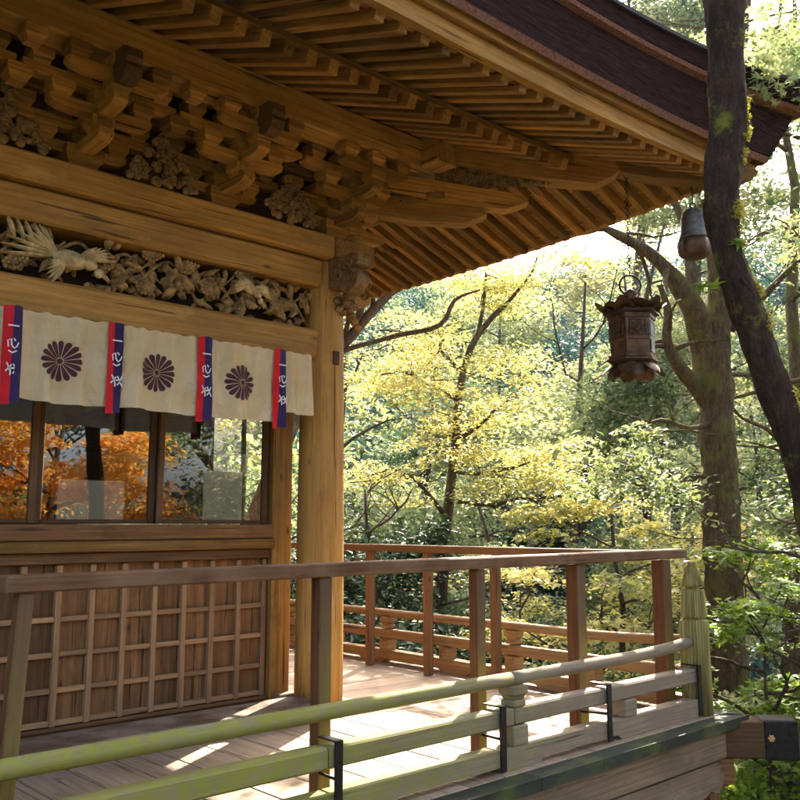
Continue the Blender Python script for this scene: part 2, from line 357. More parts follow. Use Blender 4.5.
box('wall_head_rail', XL, 3.768, YW-.05, YW+.05, 1.062, 1.13, K['brown'], wall)
box('wall_base_rail', XL, 3.768, YW-.04, YW+.05, .072, .098, K['brown'], wall)
box('window_sill', XL, 3.768, YW-.10, YW+.06, 1.133, 1.20, K['gold'], hall)
box('window_track', XL, 3.768, YW-.075, YW+.06, 1.203, 1.305, K['brown'], hall)
# inner box of the hall
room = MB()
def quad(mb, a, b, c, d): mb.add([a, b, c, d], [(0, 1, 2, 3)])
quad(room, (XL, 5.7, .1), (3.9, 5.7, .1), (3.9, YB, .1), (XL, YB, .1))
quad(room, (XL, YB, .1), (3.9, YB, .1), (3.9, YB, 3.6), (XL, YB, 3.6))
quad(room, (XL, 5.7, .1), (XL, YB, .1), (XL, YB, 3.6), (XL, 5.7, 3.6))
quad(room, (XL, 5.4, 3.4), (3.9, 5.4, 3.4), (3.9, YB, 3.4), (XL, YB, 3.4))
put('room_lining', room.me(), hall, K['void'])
box('side_wall', 3.90, 3.96, 5.61, YB, .0, 1.30, K['brown'], hall)
box('side_wall', 3.90, 3.96, 6.62, YB, 1.31, 3.4, K['brown'], hall)
box('side_wall', 3.90, 3.96, 5.61, 6.615, 2.45, 3.4, K['brown'], hall)
# glass doors
m, n, out = newmat('window_glass'); L = n.links.new
lw = N(n, 'ShaderNodeFresnel'); lw.inputs[0].default_value = 1.9
ng = N(n, 'ShaderNodeTexNoise', i_Scale=1.4, i_Detail=1.0); tcg = N(n, 'ShaderNodeTexCoord'); L(tcg.outputs['Object'], ng.inputs[0])
bu = N(n, 'ShaderNodeBump'); bu.inputs['Strength'].default_value = .10; bu.inputs['Distance'].default_value = .02; L(ng.outputs[0], bu.inputs['Height'])
gl = N(n, 'ShaderNodeBsdfGlossy'); gl.inputs['Roughness'].default_value = .012; L(bu.outputs[0], gl.inputs['Normal'])
tr = N(n, 'ShaderNodeBsdfTransparent'); tr.inputs[0].default_value = (.94, .95, .93, 1)
mm = N(n, 'ShaderNodeMath', operation='MULTIPLY_ADD'); L(lw.outputs[0], mm.inputs[0]); mm.inputs[1].default_value = 1.0; mm.inputs[2].default_value = .14
mx = N(n, 'ShaderNodeMixShader'); L(mm.outputs[0], mx.inputs[0]); L(tr.outputs[0], mx.inputs[1]); L(gl.outputs[0], mx.inputs[2]); L(mx.outputs[0], out.inputs[0])
K['glass'] = m
edges = [3.74, 2.86, 2.06, 1.22, .40, -.42, -1.24]
for i in range(6):
    x1, x0 = edges[i], edges[i+1]
    fr = part_empty('glass_door', hall, ((x0+x1)/2, YW, 1.3)); y = YW + (.018 if i % 2 else -.018)
    for a, b in ((x0, x0+.045), (x1-.045, x1)): box('door_stile', a-.002, b-.002, y-.016, y+.016, 1.307, 2.44, K['dark'], fr)
    box('door_rail', x0+.045, x1-.049, y-.015, y+.015, 1.307, 1.335, K['dark'], fr)
    put('pane', mesh([(x0+.044, y, 1.335), (x1-.046, y, 1.335), (x1-.046, y, 2.40), (x0+.044, y, 2.40)], [(0, 1, 2, 3)]), fr, K['glass'])
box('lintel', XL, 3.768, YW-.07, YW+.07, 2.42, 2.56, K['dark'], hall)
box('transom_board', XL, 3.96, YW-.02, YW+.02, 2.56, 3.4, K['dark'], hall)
fr = part_empty('side_window', hall, (3.93, 6.5, 1.3))
for y0 in (5.63, 6.1, 6.595): box('door_stile', 3.915, 3.945, y0-.02, y0+.02, 1.305, 2.448, K['dark'], fr)
# beams over the curtain
lb = box('lower_tie_beam', XL, CX-.13, 5.045, 5.30, 2.49, 2.71, K['beam'], hall, b=.02)
ub = box('head_tie_beam', XL, CX-.12, 5.03, 5.31, 3.03, 3.235, K['beam'], hall, b=.018)
box('plate_beam', XL, CX-.05, 4.965, 5.36, 3.245, 3.415, K['beam'], hall, b=.015)
box('plate_beam', CX-.045, CX+.34, 4.965, 5.36, 3.246, 3.413, K['gold'], hall, b=.015)
box('side_plate_beam', CX-.195, CX+.195, 5.37, YB, 3.245, 3.41, K['beam'], hall, b=.015)
box('side_tie_beam', CX-.13, CX+.13, CY+.13, YB, 3.03, 3.235, K['beam'], hall, b=.015)
box('side_lower_beam', CX-.12, CX+.12, CY+.14, YB, 2.49, 2.71, K['beam'], hall, b=.015)
box('frieze_shade_sheet', XL, CX-.12, 5.26, 5.28, 2.712, 3.028, K['void'], hall)  # near-black sheet in place of the open shade behind the carving
# carved noses of the tie beam
def nose_pts(L_, h, curl=1):
    p = [(0, 0), (L_*.35, -.01), (L_*.5, -h*.22), (L_*.7, -h*.30), (L_*.92, -h*.12), (L_, h*.12), (L_*.93, h*.34), (L_*.78, h*.36), (L_*.80, h*.52), (L_*.98, h*.60), (L_*1.02, h*.85), (L_*.86, h), (0, h)]
    q = smooth_path([(a, b) for a, b in p], 3); return [(a, b) for a, b in q]
def scroll(mb, c, r, nrm_axis, turns=1.6, rad=.009, flip=1):
    pts = []
    for i in range(22):
        t = i/21; a = t*turns*2*math.pi*flip; rr = r*(1-t*.8)
        u, v = rr*math.cos(a), rr*math.sin(a)
        pts.append(Vector(c) + (Vector((0, u, v)) if nrm_axis == 0 else Vector((u, 0, v))))
    v, f = tube_vf(pts, [rad*(1-.3*i/21) for i in range(22)], 6); mb.add(v, f)
cn = prism('carved_nose', nose_pts(.34, .22), .12, (CX, CY-.13, 3.02), (0, -1, 0), K['carve_dark'], hall)
mb = MB()
for sx in (-.066, .066):
    scroll(mb, (CX+sx, CY-.40, 3.06), .055, 0); scroll(mb, (CX+sx, CY-.38, 3.17), .045, 0, flip=-1); scroll(mb, (CX+sx, CY-.26, 3.10), .04, 0)
put('carved_scroll', mb.me(True), cn, K['carve_dark'])
cn = prism('carved_nose', nose_pts(.30, .20), .12, (CX+.13, CY, 3.02), (1, 0, 0), K['gold'], hall)
mb = MB(); scroll(mb, (CX+.36, CY-.066, 3.06), .05, 1); scroll(mb, (CX+.37, CY-.066, 3.16), .04, 1, flip=-1)
put('carved_scroll', mb.me(True), cn, K['gold'])
# lower hanging acanthus under the nose
mb = MB()
for k in range(7):
    a = k/6; ball(mb, (CX+.06+.05*math.sin(k*2.1), CY-.19-.05*math.cos(k*1.7), 2.98-.02*k), .055-.004*k, sq=(1, 1, .8))
put('carved_bracket_leaf', mb.me(True), hall, K['carve_dark'])
mb = MB(); 
for k in range(5): ball(mb, (CX+.21+.015*k, CY-.02*k, 2.97-.045*k), .05-.005*k, sq=(1, .9, 1))
put('carved_bracket_leaf', mb.me(True), hall, K['gold'])
# ------- brackets
ARM = {}
def arm_me(L_, h=.085, w_=.085, cut=.11):
    k = (L_, h, w_, cut)
    if k not in ARM:
        b = L_/2; pts = [(-b, h), (-b, h*.5), (-b+cut*.15, h*.28), (-b+cut*.5, h*.08), (-b+cut, 0), (b-cut, 0), (b-cut*.5, h*.08), (b-cut*.15, h*.28), (b, h*.5), (b, h)]
        ARM[k] = prism_me(pts, w_)
    return ARM[k]
BLK = {}
def blk_me(w_, h):
    k = (w_, h)
    if k not in BLK:
        v = []; f = []
        lv = [(.66, 0), (.70, .06), (.80, .26), (.985, .44), (1, .46), (1, .97), (.96, 1)]
        for s_, z in lv:
            for a, b in ((-1, -1), (1, -1), (1, 1), (-1, 1)): v.append((a*w_/2*s_, b*w_/2*s_, z*h))
        for i in range(len(lv)-1):
            for q in range(4): f.append((i*4+q, i*4+(q+1) % 4, i*4+4+(q+1) % 4, i*4+4+q))
        f.append((3, 2, 1, 0)); e = (len(lv)-1)*4; f.append((e, e+1, e+2, e+3)); BLK[k] = mesh(v, f)
    return BLK[k]
def block(par, p, w_=.135, h=.10, name='bearing_block', rz=0):
    o = put(name, blk_me(w_, h), par, None, Matrix.Translation(p) @ Matrix.Rotation(rz, 4, 'Z'))
    if not o.data.materials: o.data.materials.append(K['gold'])
    return o
def arm(par, P, p, L_, along, h=.085, w_=.09, cut=.11):
    x = (P(1, 0, 0) - P(0, 0, 0)) if along == 's' else (P(0, 1, 0) - P(0, 0, 0))
    if along == 'd': x = Vector((1, -1, 0))
    mt, _ = frame((0, 0, 0), x); mt.translation = Vector(p)
    o = put('bracket_arm', arm_me(L_, h, w_, cut), par, None, mt)
    if not o.data.materials: o.data.materials.append(K['gold'])
    return o
fist = [(0, 0), (.05, -.035), (.10, -.045), (.16, -.02), (.18, .03), (.165, .06), (.185, .085), (.175, .14), (.12, .165), (0, .165)]
def bracket_set(P, s, corner=False):
    b = part_empty('bracket_set', hall, P(s, 0, 3.42))
    block(b, P(s, .06, 3.418), .235, .13, 'base_block')
    # tier one
    arm(b, P, P(s, .06, 3.505), .58, 's', .07); arm(b, P, P(s, .20, 3.504), .52, 'o', .07)
    for ds in (-.225, 0, .225): block(b, P(s+ds, .06, 3.562))
    block(b, P(s, .345, 3.562))
    # tier two
    arm(b, P, P(s, .06, 3.655), .94, 's', .07); arm(b, P, P(s, .345, 3.654), .62, 's', .07); arm(b, P, P(s, .30, 3.655), .66, 'o', .07)
    for ds in (-.36, -.12, .12, .36): block(b, P(s+ds, .06, 3.715))
    for ds in (-.2425, 0, .2425): block(b, P(s+ds, .345, 3.714))
    block(b, P(s, .57, 3.714), .125)
    # tier three under the purlin
    arm(b, P, P(s, .345, 3.805), .94, 's', .06); arm(b, P, P(s, .57, 3.800), .60, 's', .055)
    for ds in (-.364, -.121, .121, .364): block(b, P(s+ds, .345, 3.86), .128, .11)
    for ds in (-.2425, 0, .2425): block(b, P(s+ds, .57, 3.852), .125, .095)
    if not corner: block(b, P(s-.485, .345, 3.714)); block(b, P(s-.485, .57, 3.852), .12, .095)
    x = P(0, 1, 0)-P(0, 0, 0); mt, _ = frame((0, 0, 0), x); mt.translation = P(s, .60, 3.79)
    if not corner:
        put('rounded_nose', prism_me(fist, .10), b, K['dark'], mt)
        mt = mt.copy(); mt.translation = P(s, .27, 3.60); put('rounded_nose', prism_me([(a*.9, c*.7) for a, c in fist], .09), b, K['gold'], mt)
    return b
for s in (-4.85, -3.88, -2.91, -1.94, -.97): bracket_set(Pf, s)
for s in (-.97, -1.94, -2.91): bracket_set(Ps, s)
cb = bracket_set(Pf, 0, True); 
for z in (3.504, 3.68): arm(cb, Ps, Ps(0, .24, z+.001), .70, 'o')
arm(cb, Ps, Ps(0, .335, 3.681), .58, 's'); arm(cb, Ps, Ps(0, .335, 3.855), .74, 's')
for o_ in (.335, .60):
    for ds in (-.225, 0): block(cb, Ps(ds, o_, 3.592 if o_ < .5 else 3.767))
for d_ in (.25, .45, .60): block(cb, Pf(d_, d_, 3.60+.28*(d_-.25)), .14, .09, rz=R(45))
# continuous back boards between tiers
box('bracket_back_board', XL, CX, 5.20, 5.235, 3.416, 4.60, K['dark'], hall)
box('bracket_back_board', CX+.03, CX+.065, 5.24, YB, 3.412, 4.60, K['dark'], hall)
box('through_rail', XL, CX+.30, 5.07, 5.15, 3.856, 3.93, K['gold'], hall)
box('through_rail', XL, CX+.33, CY-.40, CY-.31, 3.984, 4.04, K['gold'], hall)
# diagonal tail arms at the corner
def diag_arm(o0, o1, zt, zi, h, w_, mat, nm='diagonal_arm'):
    a = Pf(o0, o0, zi); c = Pf(o1, o1, zt); L_ = (c-a).length
    pts = [(-L_/2, 0), (-L_/2, h), (L_/2-.02, h), (L_/2+.035, h*.62), (L_/2-.03, h*.30), (L_/2-.12, -.012), (L_/2-.35, -.03), (0, -.045)]
    mt, _ = frame(a, c); return put(nm, prism_me(pts, w_), hall, mat, mt)
diag_arm(.10, .84, 3.535, 3.68, .13, .13, K['gold'])
diag_arm(.20, 1.06, 3.635, 3.86, .12, .13, K['gold'])
diag_arm(.42, 1.54, 3.82, 4.11, .19, .17, K['gold'], 'hip_rafter')
# upper hip rafter
diag_arm(1.25, 2.27, 3.815, 4.02, .15, .15, K['gold'], 'hip_rafter')
# carved cloud panels between bracket sets
def cloud(P, s, w_=.50, h=.35, seed=1, base=3.42, o_=.20, mat='carve_dark', diag=False):
    r = random.Random(seed); mb = MB()
    for i in range(150):
        u = r.uniform(-1, 1); v = r.uniform(0, 1)
        if v > 1-abs(u)**1.3*1.05 and not diag: continue
        p = P(s+u*w_/2, o_+r.uniform(0, .03), base+.01+v*h*.92)
        if diag: p = Pf(s+u*w_/2, s+u*w_/2, base+v*h)
        rr = r.uniform(.018, .034)
        ball(mb, p, rr, 8, 5, (1, .8, 1))
        if r.random() < .6:
            k = 12; c = p + (P(0, 1, 0)-P(0, 0, 0))*(.022)
            pts = [c + (P(1, 0, 0)-P(0, 0, 0))*(math.cos(6.28*j/k)*rr*(1-.06*j)) + Vector((0, 0, math.sin(6.28*j/k)*rr*(1-.06*j))) for j in range(k)]
            v_, f_ = tube_vf(pts, .0065, 5); mb.add(v_, f_)
    put('carved_cloud_panel', mb.me(True), hall, K[mat])
for i, s in enumerate((-4.37, -3.4, -2.43, -1.455, -.485)): cloud(Pf, s, seed=10+i)
for i, s in enumerate((-.485, -1.455, -2.43)): cloud(Ps, s, seed=20+i)
cloud(Pf, .92, .62, .10, 31, 3.90, diag=True); cloud(Pf, 1.0, .5, .09, 32, 3.86, diag=True)
# ------- frieze carving: birds among vines and fruit
def leaf3(mb, c, ang, L_, w_, tilt=.2, lobes=0, y=5.13):
    n_ = 9; v = []; 
    ca, sa = math.cos(ang), math.sin(ang)
    for i in range(n_+1):
        t = i/n_; ww = w_*math.sin(math.pi*min(1, t*1.02+.02))**.75*(1-.25*t)
        if lobes: ww *= (1+.35*math.sin(t*lobes*math.pi))
        for k in (-1, -.5, 0, .5, 1):
            u = t*L_; q = k*ww*.5; yy = -.022*(1-k*k)-.02*math.sin(t*3)+tilt*q
            v.append((c[0]+u*ca-q*sa, y+yy, c[1]+u*sa+q*ca))
    f = [(i*5+k, i*5+k+1, (i+1)*5+k+1, (i+1)*5+k) for i in range(n_) for k in range(4)]
    mb.add(v, f); nb = len(v); mb.add([(a, b+.012, c_) for a, b, c_ in v], [tuple(reversed(q)) for q in f])
def fxz(px, py, y=5.12):
    d = FW + RT*((px-400)/F) + UP*((400-py)/F); t = y/d.y; return (d.x*t, CAMZ+d.z*t)
fr_ = random.Random(5)
vine = MB()
for k in range(13):
    x = 3.82-.30*k; z0 = 2.74+.05*fr_.random()
    pts = [(x, 5.16, z0), (x-.1, 5.13, z0+.10), (x-.2, 5.15, z0+.21), (x-.33, 5.12, z0+.14), (x-.42, 5.14, z0+.03)]
    v, f = tube_vf([p for p in smooth_path(pts, 4)], .012, 6); vine.add(v, f)
    pts = [(x, 5.14, z0+.24), (x-.12, 5.12, z0+.13), (x-.27, 5.14, z0+.06), (x-.36, 5.12, z0+.16)]
    v, f = tube_vf([p for p in smooth_path(pts, 4)], .009, 6); vine.add(v, f)
put('carved_vine', vine.me(True), hall, K['carve'])
lv = MB()
for i in range(260):
    x = fr_.uniform(-.6, 3.84); z = fr_.uniform(2.735, 3.0)
    leaf3(lv, (x, z), fr_.uniform(0, 6.28), fr_.uniform(.07, .15), fr_.uniform(.04, .075), fr_.uniform(-.6, .6), lobes=fr_.choice((0, 3, 5)), y=5.13+fr_.uniform(-.03, .06))
put('carved_leaves', lv.me(True), hall, K['carve'])
def grapes(px, py, ang=0.0, L_=.13):
    x, z = fxz(px, py) if px is not None else py
    mb = MB()
    for i in range(7):
        t = i/6; wn = [2, 3, 4, 4, 3, 2, 1][i]
        for j in range(wn):
            q = (j-(wn-1)/2)*.024; u = (t-.5)*L_
            ball(mb, (x+u*math.cos(ang)-q*math.sin(ang), 5.085+abs(q)*.35+.01*abs(u)/L_, z+u*math.sin(ang)+q*math.cos(ang)), .0145, 7, 4)
    ball(mb, (x, 5.105, z), .04, 8, 5, (1.3, .5, .9))
    put('carved_fruit', mb.me(True), hall, K['carve'])
for a in ((107, 263, .6), (151, 256, .1), (143, 289, -.6), (206, 290, -.9), (242, 277, -.3), (271, 299, -1.1), (277, 312, -.8), (238, 308, 1.4), (187, 268, .3), (14, 262, .4)): grapes(*a)
for k in range(6): grapes(None, (1.35-.33*k, 2.86+.06*math.sin(k*2)), .5*k)
def bird(px, py, sc=1.0, ang=0.0, tail=1, nm='carved_bird'):
    x, z = fxz(px, py); mb = MB(); ca, sa = math.cos(ang), math.sin(ang)
    def T(u, v): return (x+(u*ca-v*sa)*sc, z+(u*sa+v*ca)*sc)
    c = T(0, 0); rot = Matrix.Rotation(-ang, 3, 'Y')
    ball(mb, (c[0], 5.06, c[1]), .062*sc, 12, 8, (1.5, .75, .8), rot)
    c = T(.10, .005); ball(mb, (c[0], 5.055, c[1]), .036*sc, 10, 6, (1.3, .8, .9), rot)
    c = T(.155, -.03); ball(mb, (c[0], 5.05, c[1]), .026*sc, 10, 6)
    leaf3(mb, T(.17, -.035), ang-.6, .05*sc, .018*sc, 0, y=5.05)
    for k in range(6): leaf3(mb, T(.04, .03-.002*k), ang+.15+.13*k, (.21-.018*k)*sc, .034*sc, .1, y=5.07-.004*k)      # raised wing
    for k in range(6): leaf3(mb, T(-.02, -.02), ang-2.0-.17*k, (.15-.01*k)*sc, .034*sc, .1, y=5.06-.004*k)      # lowered wing
    for k in range(7 if tail else 0): leaf3(mb, T(-.06, .0), ang+3.35-.17*k, (.30-.02*k)*sc, .028*sc, .05, y=5.09-.004*k)
    for k in range(5 if tail else 0): leaf3(mb, T(-.10-.045*k, .03), ang+2.1, .12*sc, .022*sc, .05, y=5.075)
    put(nm, mb.me(True), hall, K['carve_pale'])
bird(66, 262, 1.15, -.10); bird(243, 288, .85, -.55, 0)
# ------- purlins
def purlin(P, s0, s1, nm):
    a, b_ = P(s0, .52, 4.065), P(s1, .52, 4.065)
    return bar(nm, a, b_, .20, .23, K['beam'], hall, b=.012)
purlin(Pf, XL-CX, .72, 'eave_purlin'); 
bar('eave_purlin', Ps(-5, .52, 4.064), Ps(.418, .52, 4.064), .2, .228, K['beam'], hall, b=.012)
bar('eave_purlin', Ps(.622, .52, 4.064), Ps(.80, .52, 4.064), .2, .228, K['beam'], hall, b=.012)
# ------- rafters
PITCH = .155
def rafters(P, smin, base_nm, fly_nm, mat):
    k = 0; s = 2.06
    while s > smin:
        u = up_(s)
        if s < 1.36:       # base tier
            o0 = max(-.25, s+.05)
            if 1.40-o0 > .08:
                a = P(s, o0, 3.8925+.40*(1.42-o0)+u*.75); c = P(s, 1.42, 3.8925+u*.75)
                bar(base_nm, a, c, .066, .085, mat, hall, b=.004)
        o0 = max(1.18, s+.06)
        if 2.17-o0 > .05:
            a = P(s, o0, 3.755+.36*(2.17-o0)+u); c = P(s, 2.17, 3.755+u)
            bar(fly_nm, a, c, .060, .075, mat, hall, b=.004)
        s -= PITCH; k += 1
rafters(Pf, -5.6, 'base_rafter', 'flying_rafter', K['gold'])
rafters(Ps, -4.6, 'base_rafter', 'flying_rafter', K['gold'])
# swept eave pieces, mitred on the hip
def sweep(nm, P, smin, prof, mat, fac=1.0, step=.15, flare=(0, 0)):
    ss = []; s = smin
    while s < 2.9: ss.append(s); s += step
    v = []; n_ = len(prof); z0 = min(p[1] for p in prof); z1 = max(p[1] for p in prof)
    for s in ss+[99]:
        for o, z in prof:
            fl = flare[0]+(flare[1]-flare[0])*(z-z0)/(z1-z0+1e-6); tt = max(0, min(1, (min(s, 2.5)+1.2)/3.7)); oo = o+(fl*tt**3 if o > 2.1 else 0)
            se = min(s, oo); v.append(P(se, oo, z+up_(min(se, 2.4))*fac))
    f = []
    for i in range(len(ss)):
        for k in range(n_): f.append((i*n_+k, i*n_+(k+1) % n_, (i+1)*n_+(k+1) % n_, (i+1)*n_+k))
    f.append(tuple(range(n_-1, -1, -1))); f.append(tuple(range(len(ss)*n_, (len(ss)+1)*n_)))
    me = mesh(v, f)
    if P is Ps:   # turn so the grain runs along the eave
        mt = Matrix.Rotation(R(90), 4, 'Z'); me.transform(mt.inverted()); return put(nm, me, hall, mat, mt)
    return put(nm, me, hall, mat)
for P, smin in ((Pf, -6.2), (Ps, -5.0)):
    sweep('base_soffit', P, smin, [(-.3, 3.937+.40*1.72), (1.40, 3.937+.008), (1.40, 3.957), (-.3, 3.957+.40*1.72)], K['gold'], .75)
    sweep('kioi_strip', P, smin, [(1.30, 3.958+.04), (1.30, 3.948+.046), (1.30, 4.02), (1.395, 3.995), (1.395, 3.935+.012)], K['gold'], .78)
    sweep('flying_soffit', P, smin, [(1.15, 3.794+.36*1.02), (2.16, 3.794), (2.16, 3.812), (1.15, 3.812+.36*1.02)], K['gold'])
    sweep('eave_board', P, smin, [(2.10, 3.797), (2.16, 3.797), (2.172, 3.762), (2.228, 3.758), (2.238, 3.852), (2.10, 3.892)], K['beam'])
    sweep('eave_upper_board', P, smin, [(2.12, 3.895), (2.24, 3.855), (2.278, 3.853), (2.292, 3.927), (2.12, 3.985)], K['beam'])
    sweep('bark_roof_lip', P, smin, [(2.15, 3.988), (2.296, 3.930), (2.316, 3.882), (2.336, 3.925), (2.15, 4.03)], K['thatch_edge'], .75, flare=(.05, .07))
    sweep('bark_roof_layer', P, smin, [(2.0, 4.032), (2.14, 4.032), (2.332, 3.928), (2.350, 4.222), (2.0, 4.225)], K['thatch'], .8, flare=(.06, .17))
    sweep('bark_roof_lip', P, smin, [(2.0, 4.227), (2.35, 4.222), (2.385, 4.235), (2.39, 4.262), (2.0, 4.265)], K['thatch_edge'], .85, flare=(.19, .22))
    sweep('bark_roof_layer', P, smin, [(2.0, 4.267), (2.386, 4.265), (2.40, 4.365), (2.0, 4.40)], K['thatch'], 1.0, flare=(.22, .28))
    sweep('roof_skin', P, smin, [(-6.0, 8.6), (-1.5, 6.5), (1.2, 4.95), (2.0, 4.402), (2.42, 4.366), (2.425, 4.386), (2.0, 4.44), (1.2, 5.05), (-1.5, 6.62), (-6.0, 8.72)], K['tile'], 1.05, flare=(.28, .28))
# ------------------------------------------------------------------ curtain
def cloth_y(x, z):
    t = (2.48-z)/.48
    return 4.95 + (.017*math.sin(x*31+2.2*math.sin(x*3.3)+z*1.5)+.010*math.sin(x*17.3+.8)+.006*math.sin(x*67+z*5))*(.35+.65*min(1, t*1.6)) + .011*math.sin(x*46+3*math.sin(x*5))*max(0,1-t)**1.5 + .016*math.sin(x*9.5+1.3)*(.3+t) + .007*math.sin(x*23+z*6)*(t*.7+.3) + .003*math.sin(x*61-z*11)
m, n, out = newmat('cream_cotton'); L = n.links.new
tc = N(n, 'ShaderNodeTexCoord'); nz = N(n, 'ShaderNodeTexNoise', i_Scale=5.0, i_Detail=5.0); L(tc.outputs['Object'], nz.inputs[0])
b = N(n, 'ShaderNodeBsdfPrincipled'); L(ramp(n, nz.outputs[0], [(.35, (.84, .65, .36)), (.65, (.92, .77, .49))]), b.inputs['Base Color']); b.inputs['Roughness'].default_value = .9; b.inputs['Specular IOR Level'].default_value = .1
wv = N(n, 'ShaderNodeTexNoise', i_Scale=9.0, i_Detail=3.0, i_Distortion=1.5); L(tc.outputs['Object'], wv.inputs[0])
bu = N(n, 'ShaderNodeBump'); bu.inputs['Strength'].default_value = .9; bu.inputs['Distance'].default_value = .035; L(wv.outputs[0], bu.inputs['Height']); L(bu.outputs[0], b.inputs['Normal'])
t = N(n, 'ShaderNodeBsdfTranslucent'); t.inputs[0].default_value = (.75, .65, .48, 1); mx = N(n, 'ShaderNodeMixShader'); mx.inputs[0].default_value = .35; L(b.outputs[0], mx.inputs[1]); L(t.outputs[0], mx.inputs[2]); L(mx.outputs[0], out.inputs[0]); K['cloth'] = m
K['crest'] = plain('maroon_dye', (.075, .022, .028), .9, var=.2, bump=.05)
K['red'] = plain('red_cloth', (.62, .012, .02), .85, var=.2, bump=.1)
K['navy'] = plain('navy_cloth', (.035, .018, .085), .85, var=.2, bump=.1)
K['white'] = plain('white_thread', (.78, .76, .74), .8, var=.05)
cur = thing('shrine_curtain', 'cream cloth curtain with dark chrysanthemum crests and red and navy ribbons', 'curtain', (2.5, 4.985, 2.48))
def cloth_sheet(x0, x1, z0, z1, dy=0.0, nx=30, nz_=14, hem=0.0):
    v = []; 
    for j in range(nz_+1):
        for i in range(nx+1):
            x = x0+(x1-x0)*i/nx; z = z1+(z0-z1)*j/nz_; t = j/nz_
            z -= hem*t*math.sin(x*7)
            v.append((x, cloth_y(x, z)+dy, z + (.003*math.sin(x*75) if j == 0 else 0)))
    f = [(j*(nx+1)+i, (j+1)*(nx+1)+i, (j+1)*(nx+1)+i+1, j*(nx+1)+i+1) for j in range(nz_) for i in range(nx)]
    return mesh(v, f, True)
def crest(xc, zc, Rr, par):
    mb = MB()
    def at(r, a):
        x, z = xc+r*math.sin(a), zc+r*math.cos(a); return (x, cloth_y(x, z)-.004, z)
    for k in range(16):
        a = 2*math.pi*k/16; hw = math.pi/16*.84
        rows = [(.19, hw*.72), (.45, hw*.93), (.70, hw*.97), (.86, hw*.93), (.93, hw*.74), (.975, hw*.45), (1.0, hw*.12)]
        v = []
        for r, h in rows:
            for q in (-1, 0, 1): v.append(at(r*Rr, a+q*h))
        f = [(i*3+q, i*3+q+1, i*3+4+q, i*3+3+q) for i in range(len(rows)-1) for q in range(2)]
        mb.add(v, f)
    v = [at(0, 0)]+[at(.13*Rr, 6.2832*k/14) for k in range(14)]; mb.add(v, [(0, 1+k, 1+(k+1) % 14) for k in range(14)])
    for k in range(8):
        a = 6.2832*k/8; v = [at(.155*Rr, a-.25), at(.155*Rr, a+.25), at(.175*Rr, a+.2), at(.175*Rr, a-.2)]; mb.add(v, [(0, 1, 2, 3)])
    put('crest', mb.me(True), par, K['crest'])
ribs = [3.455, 2.868, 2.27, 1.675, 1.08, .48, -.12]
pan = [(3.50, 3.735)] + [(ribs[i+1]+.035, ribs[i]-.035) for i in range(6)]
for i, (a, b_) in enumerate(pan):
    p = put('cloth_panel', cloth_sheet(a-.02, b_+(.02 if i else 0), 1.985 if i else 2.058, 2.485, hem=.006, nx=44), cur, K['cloth'])
    if i: crest((a+b_)/2 - .01, 2.225, .118, p)
def stroke(mb, pts, w_, y):
    v = []
    P2 = [Vector((p[0], 0, p[1])) for p in pts]
    for i, p in enumerate(P2):
        t = (P2[min(i+1, len(P2)-1)]-P2[max(i-1, 0)]).normalized(); q = Vector((-t.z, 0, t.x))*w_*(.6+.4*math.sin(3.14*(i+.5)/len(P2)))/2
        for s_ in (-1, 1):
            c = p+q*s_; v.append((c.x, y, c.z))
    mb.add(v, [(2*i, 2*i+1, 2*i+3, 2*i+2) for i in range(len(P2)-1)])
for i, x in enumerate(ribs):
    rb = part_empty('ribbon', cur, (x, 4.97, 2.48)); y = -.016
    for nm, a, b_, mt in (('red_strip', x-.048, x-.002, 'red'), ('navy_strip', x-.002, x+.048, 'navy')):
        put(nm, cloth_sheet(a, b_, 1.945 if nm[0] == 'r' else 1.955, 2.492, y, 4, 14), rb, K[mt])
    yy = 4.95+y-.040; mb = MB(); stroke(mb, [(x-.035, 2.375), (x+.025, 2.375)], .009, yy); put('brush_mark', mb.me(), rb, K['white'])
    groups = [MB(), MB()]
    for q in ([(-.03, 2.255), (-.035, 2.29), (-.015, 2.30), (-.01, 2.265), (.005, 2.25), (.02, 2.262), (.03, 2.285)], [(-.03, 2.235), (-.005, 2.225), (.02, 2.238)], [(.0, 2.305), (.012, 2.29)],
              [(-.04, 2.12), (-.02, 2.14), (-.005, 2.16)], [(-.035, 2.17), (-.02, 2.145), (-.01, 2.12), (-.012, 2.10)], [(.005, 2.165), (.02, 2.135), (.04, 2.105)], [(.035, 2.165), (.02, 2.13), (.003, 2.11)], [(-.008, 2.14), (.012, 2.14)]):
        stroke(groups[0 if q[0][1] > 2.2 else 1], [(x+a*.9, z) for a, z in q], .009, yy)
    for mb in groups: put('brush_mark', mb.me(), rb, K['white'])
tube('curtain_rod', [(-1, 5.01, 2.478), (3.76, 5.01, 2.478)], .009, K['dark'], cur)
# boards standing behind the glass
for x0, x1, z1, lb_ in ((2.22, 2.66, 1.585, 'cream notice board behind the second pane from the left'), (3.25, 3.57, 1.68, 'cream notice board behind the pane nearest the round pillar')):
    o = box('notice_board', x0, x1, YW+.045, YW+.055, 1.315, z1, K['paper'], None, b=.003); tag(o, lb_, 'board')
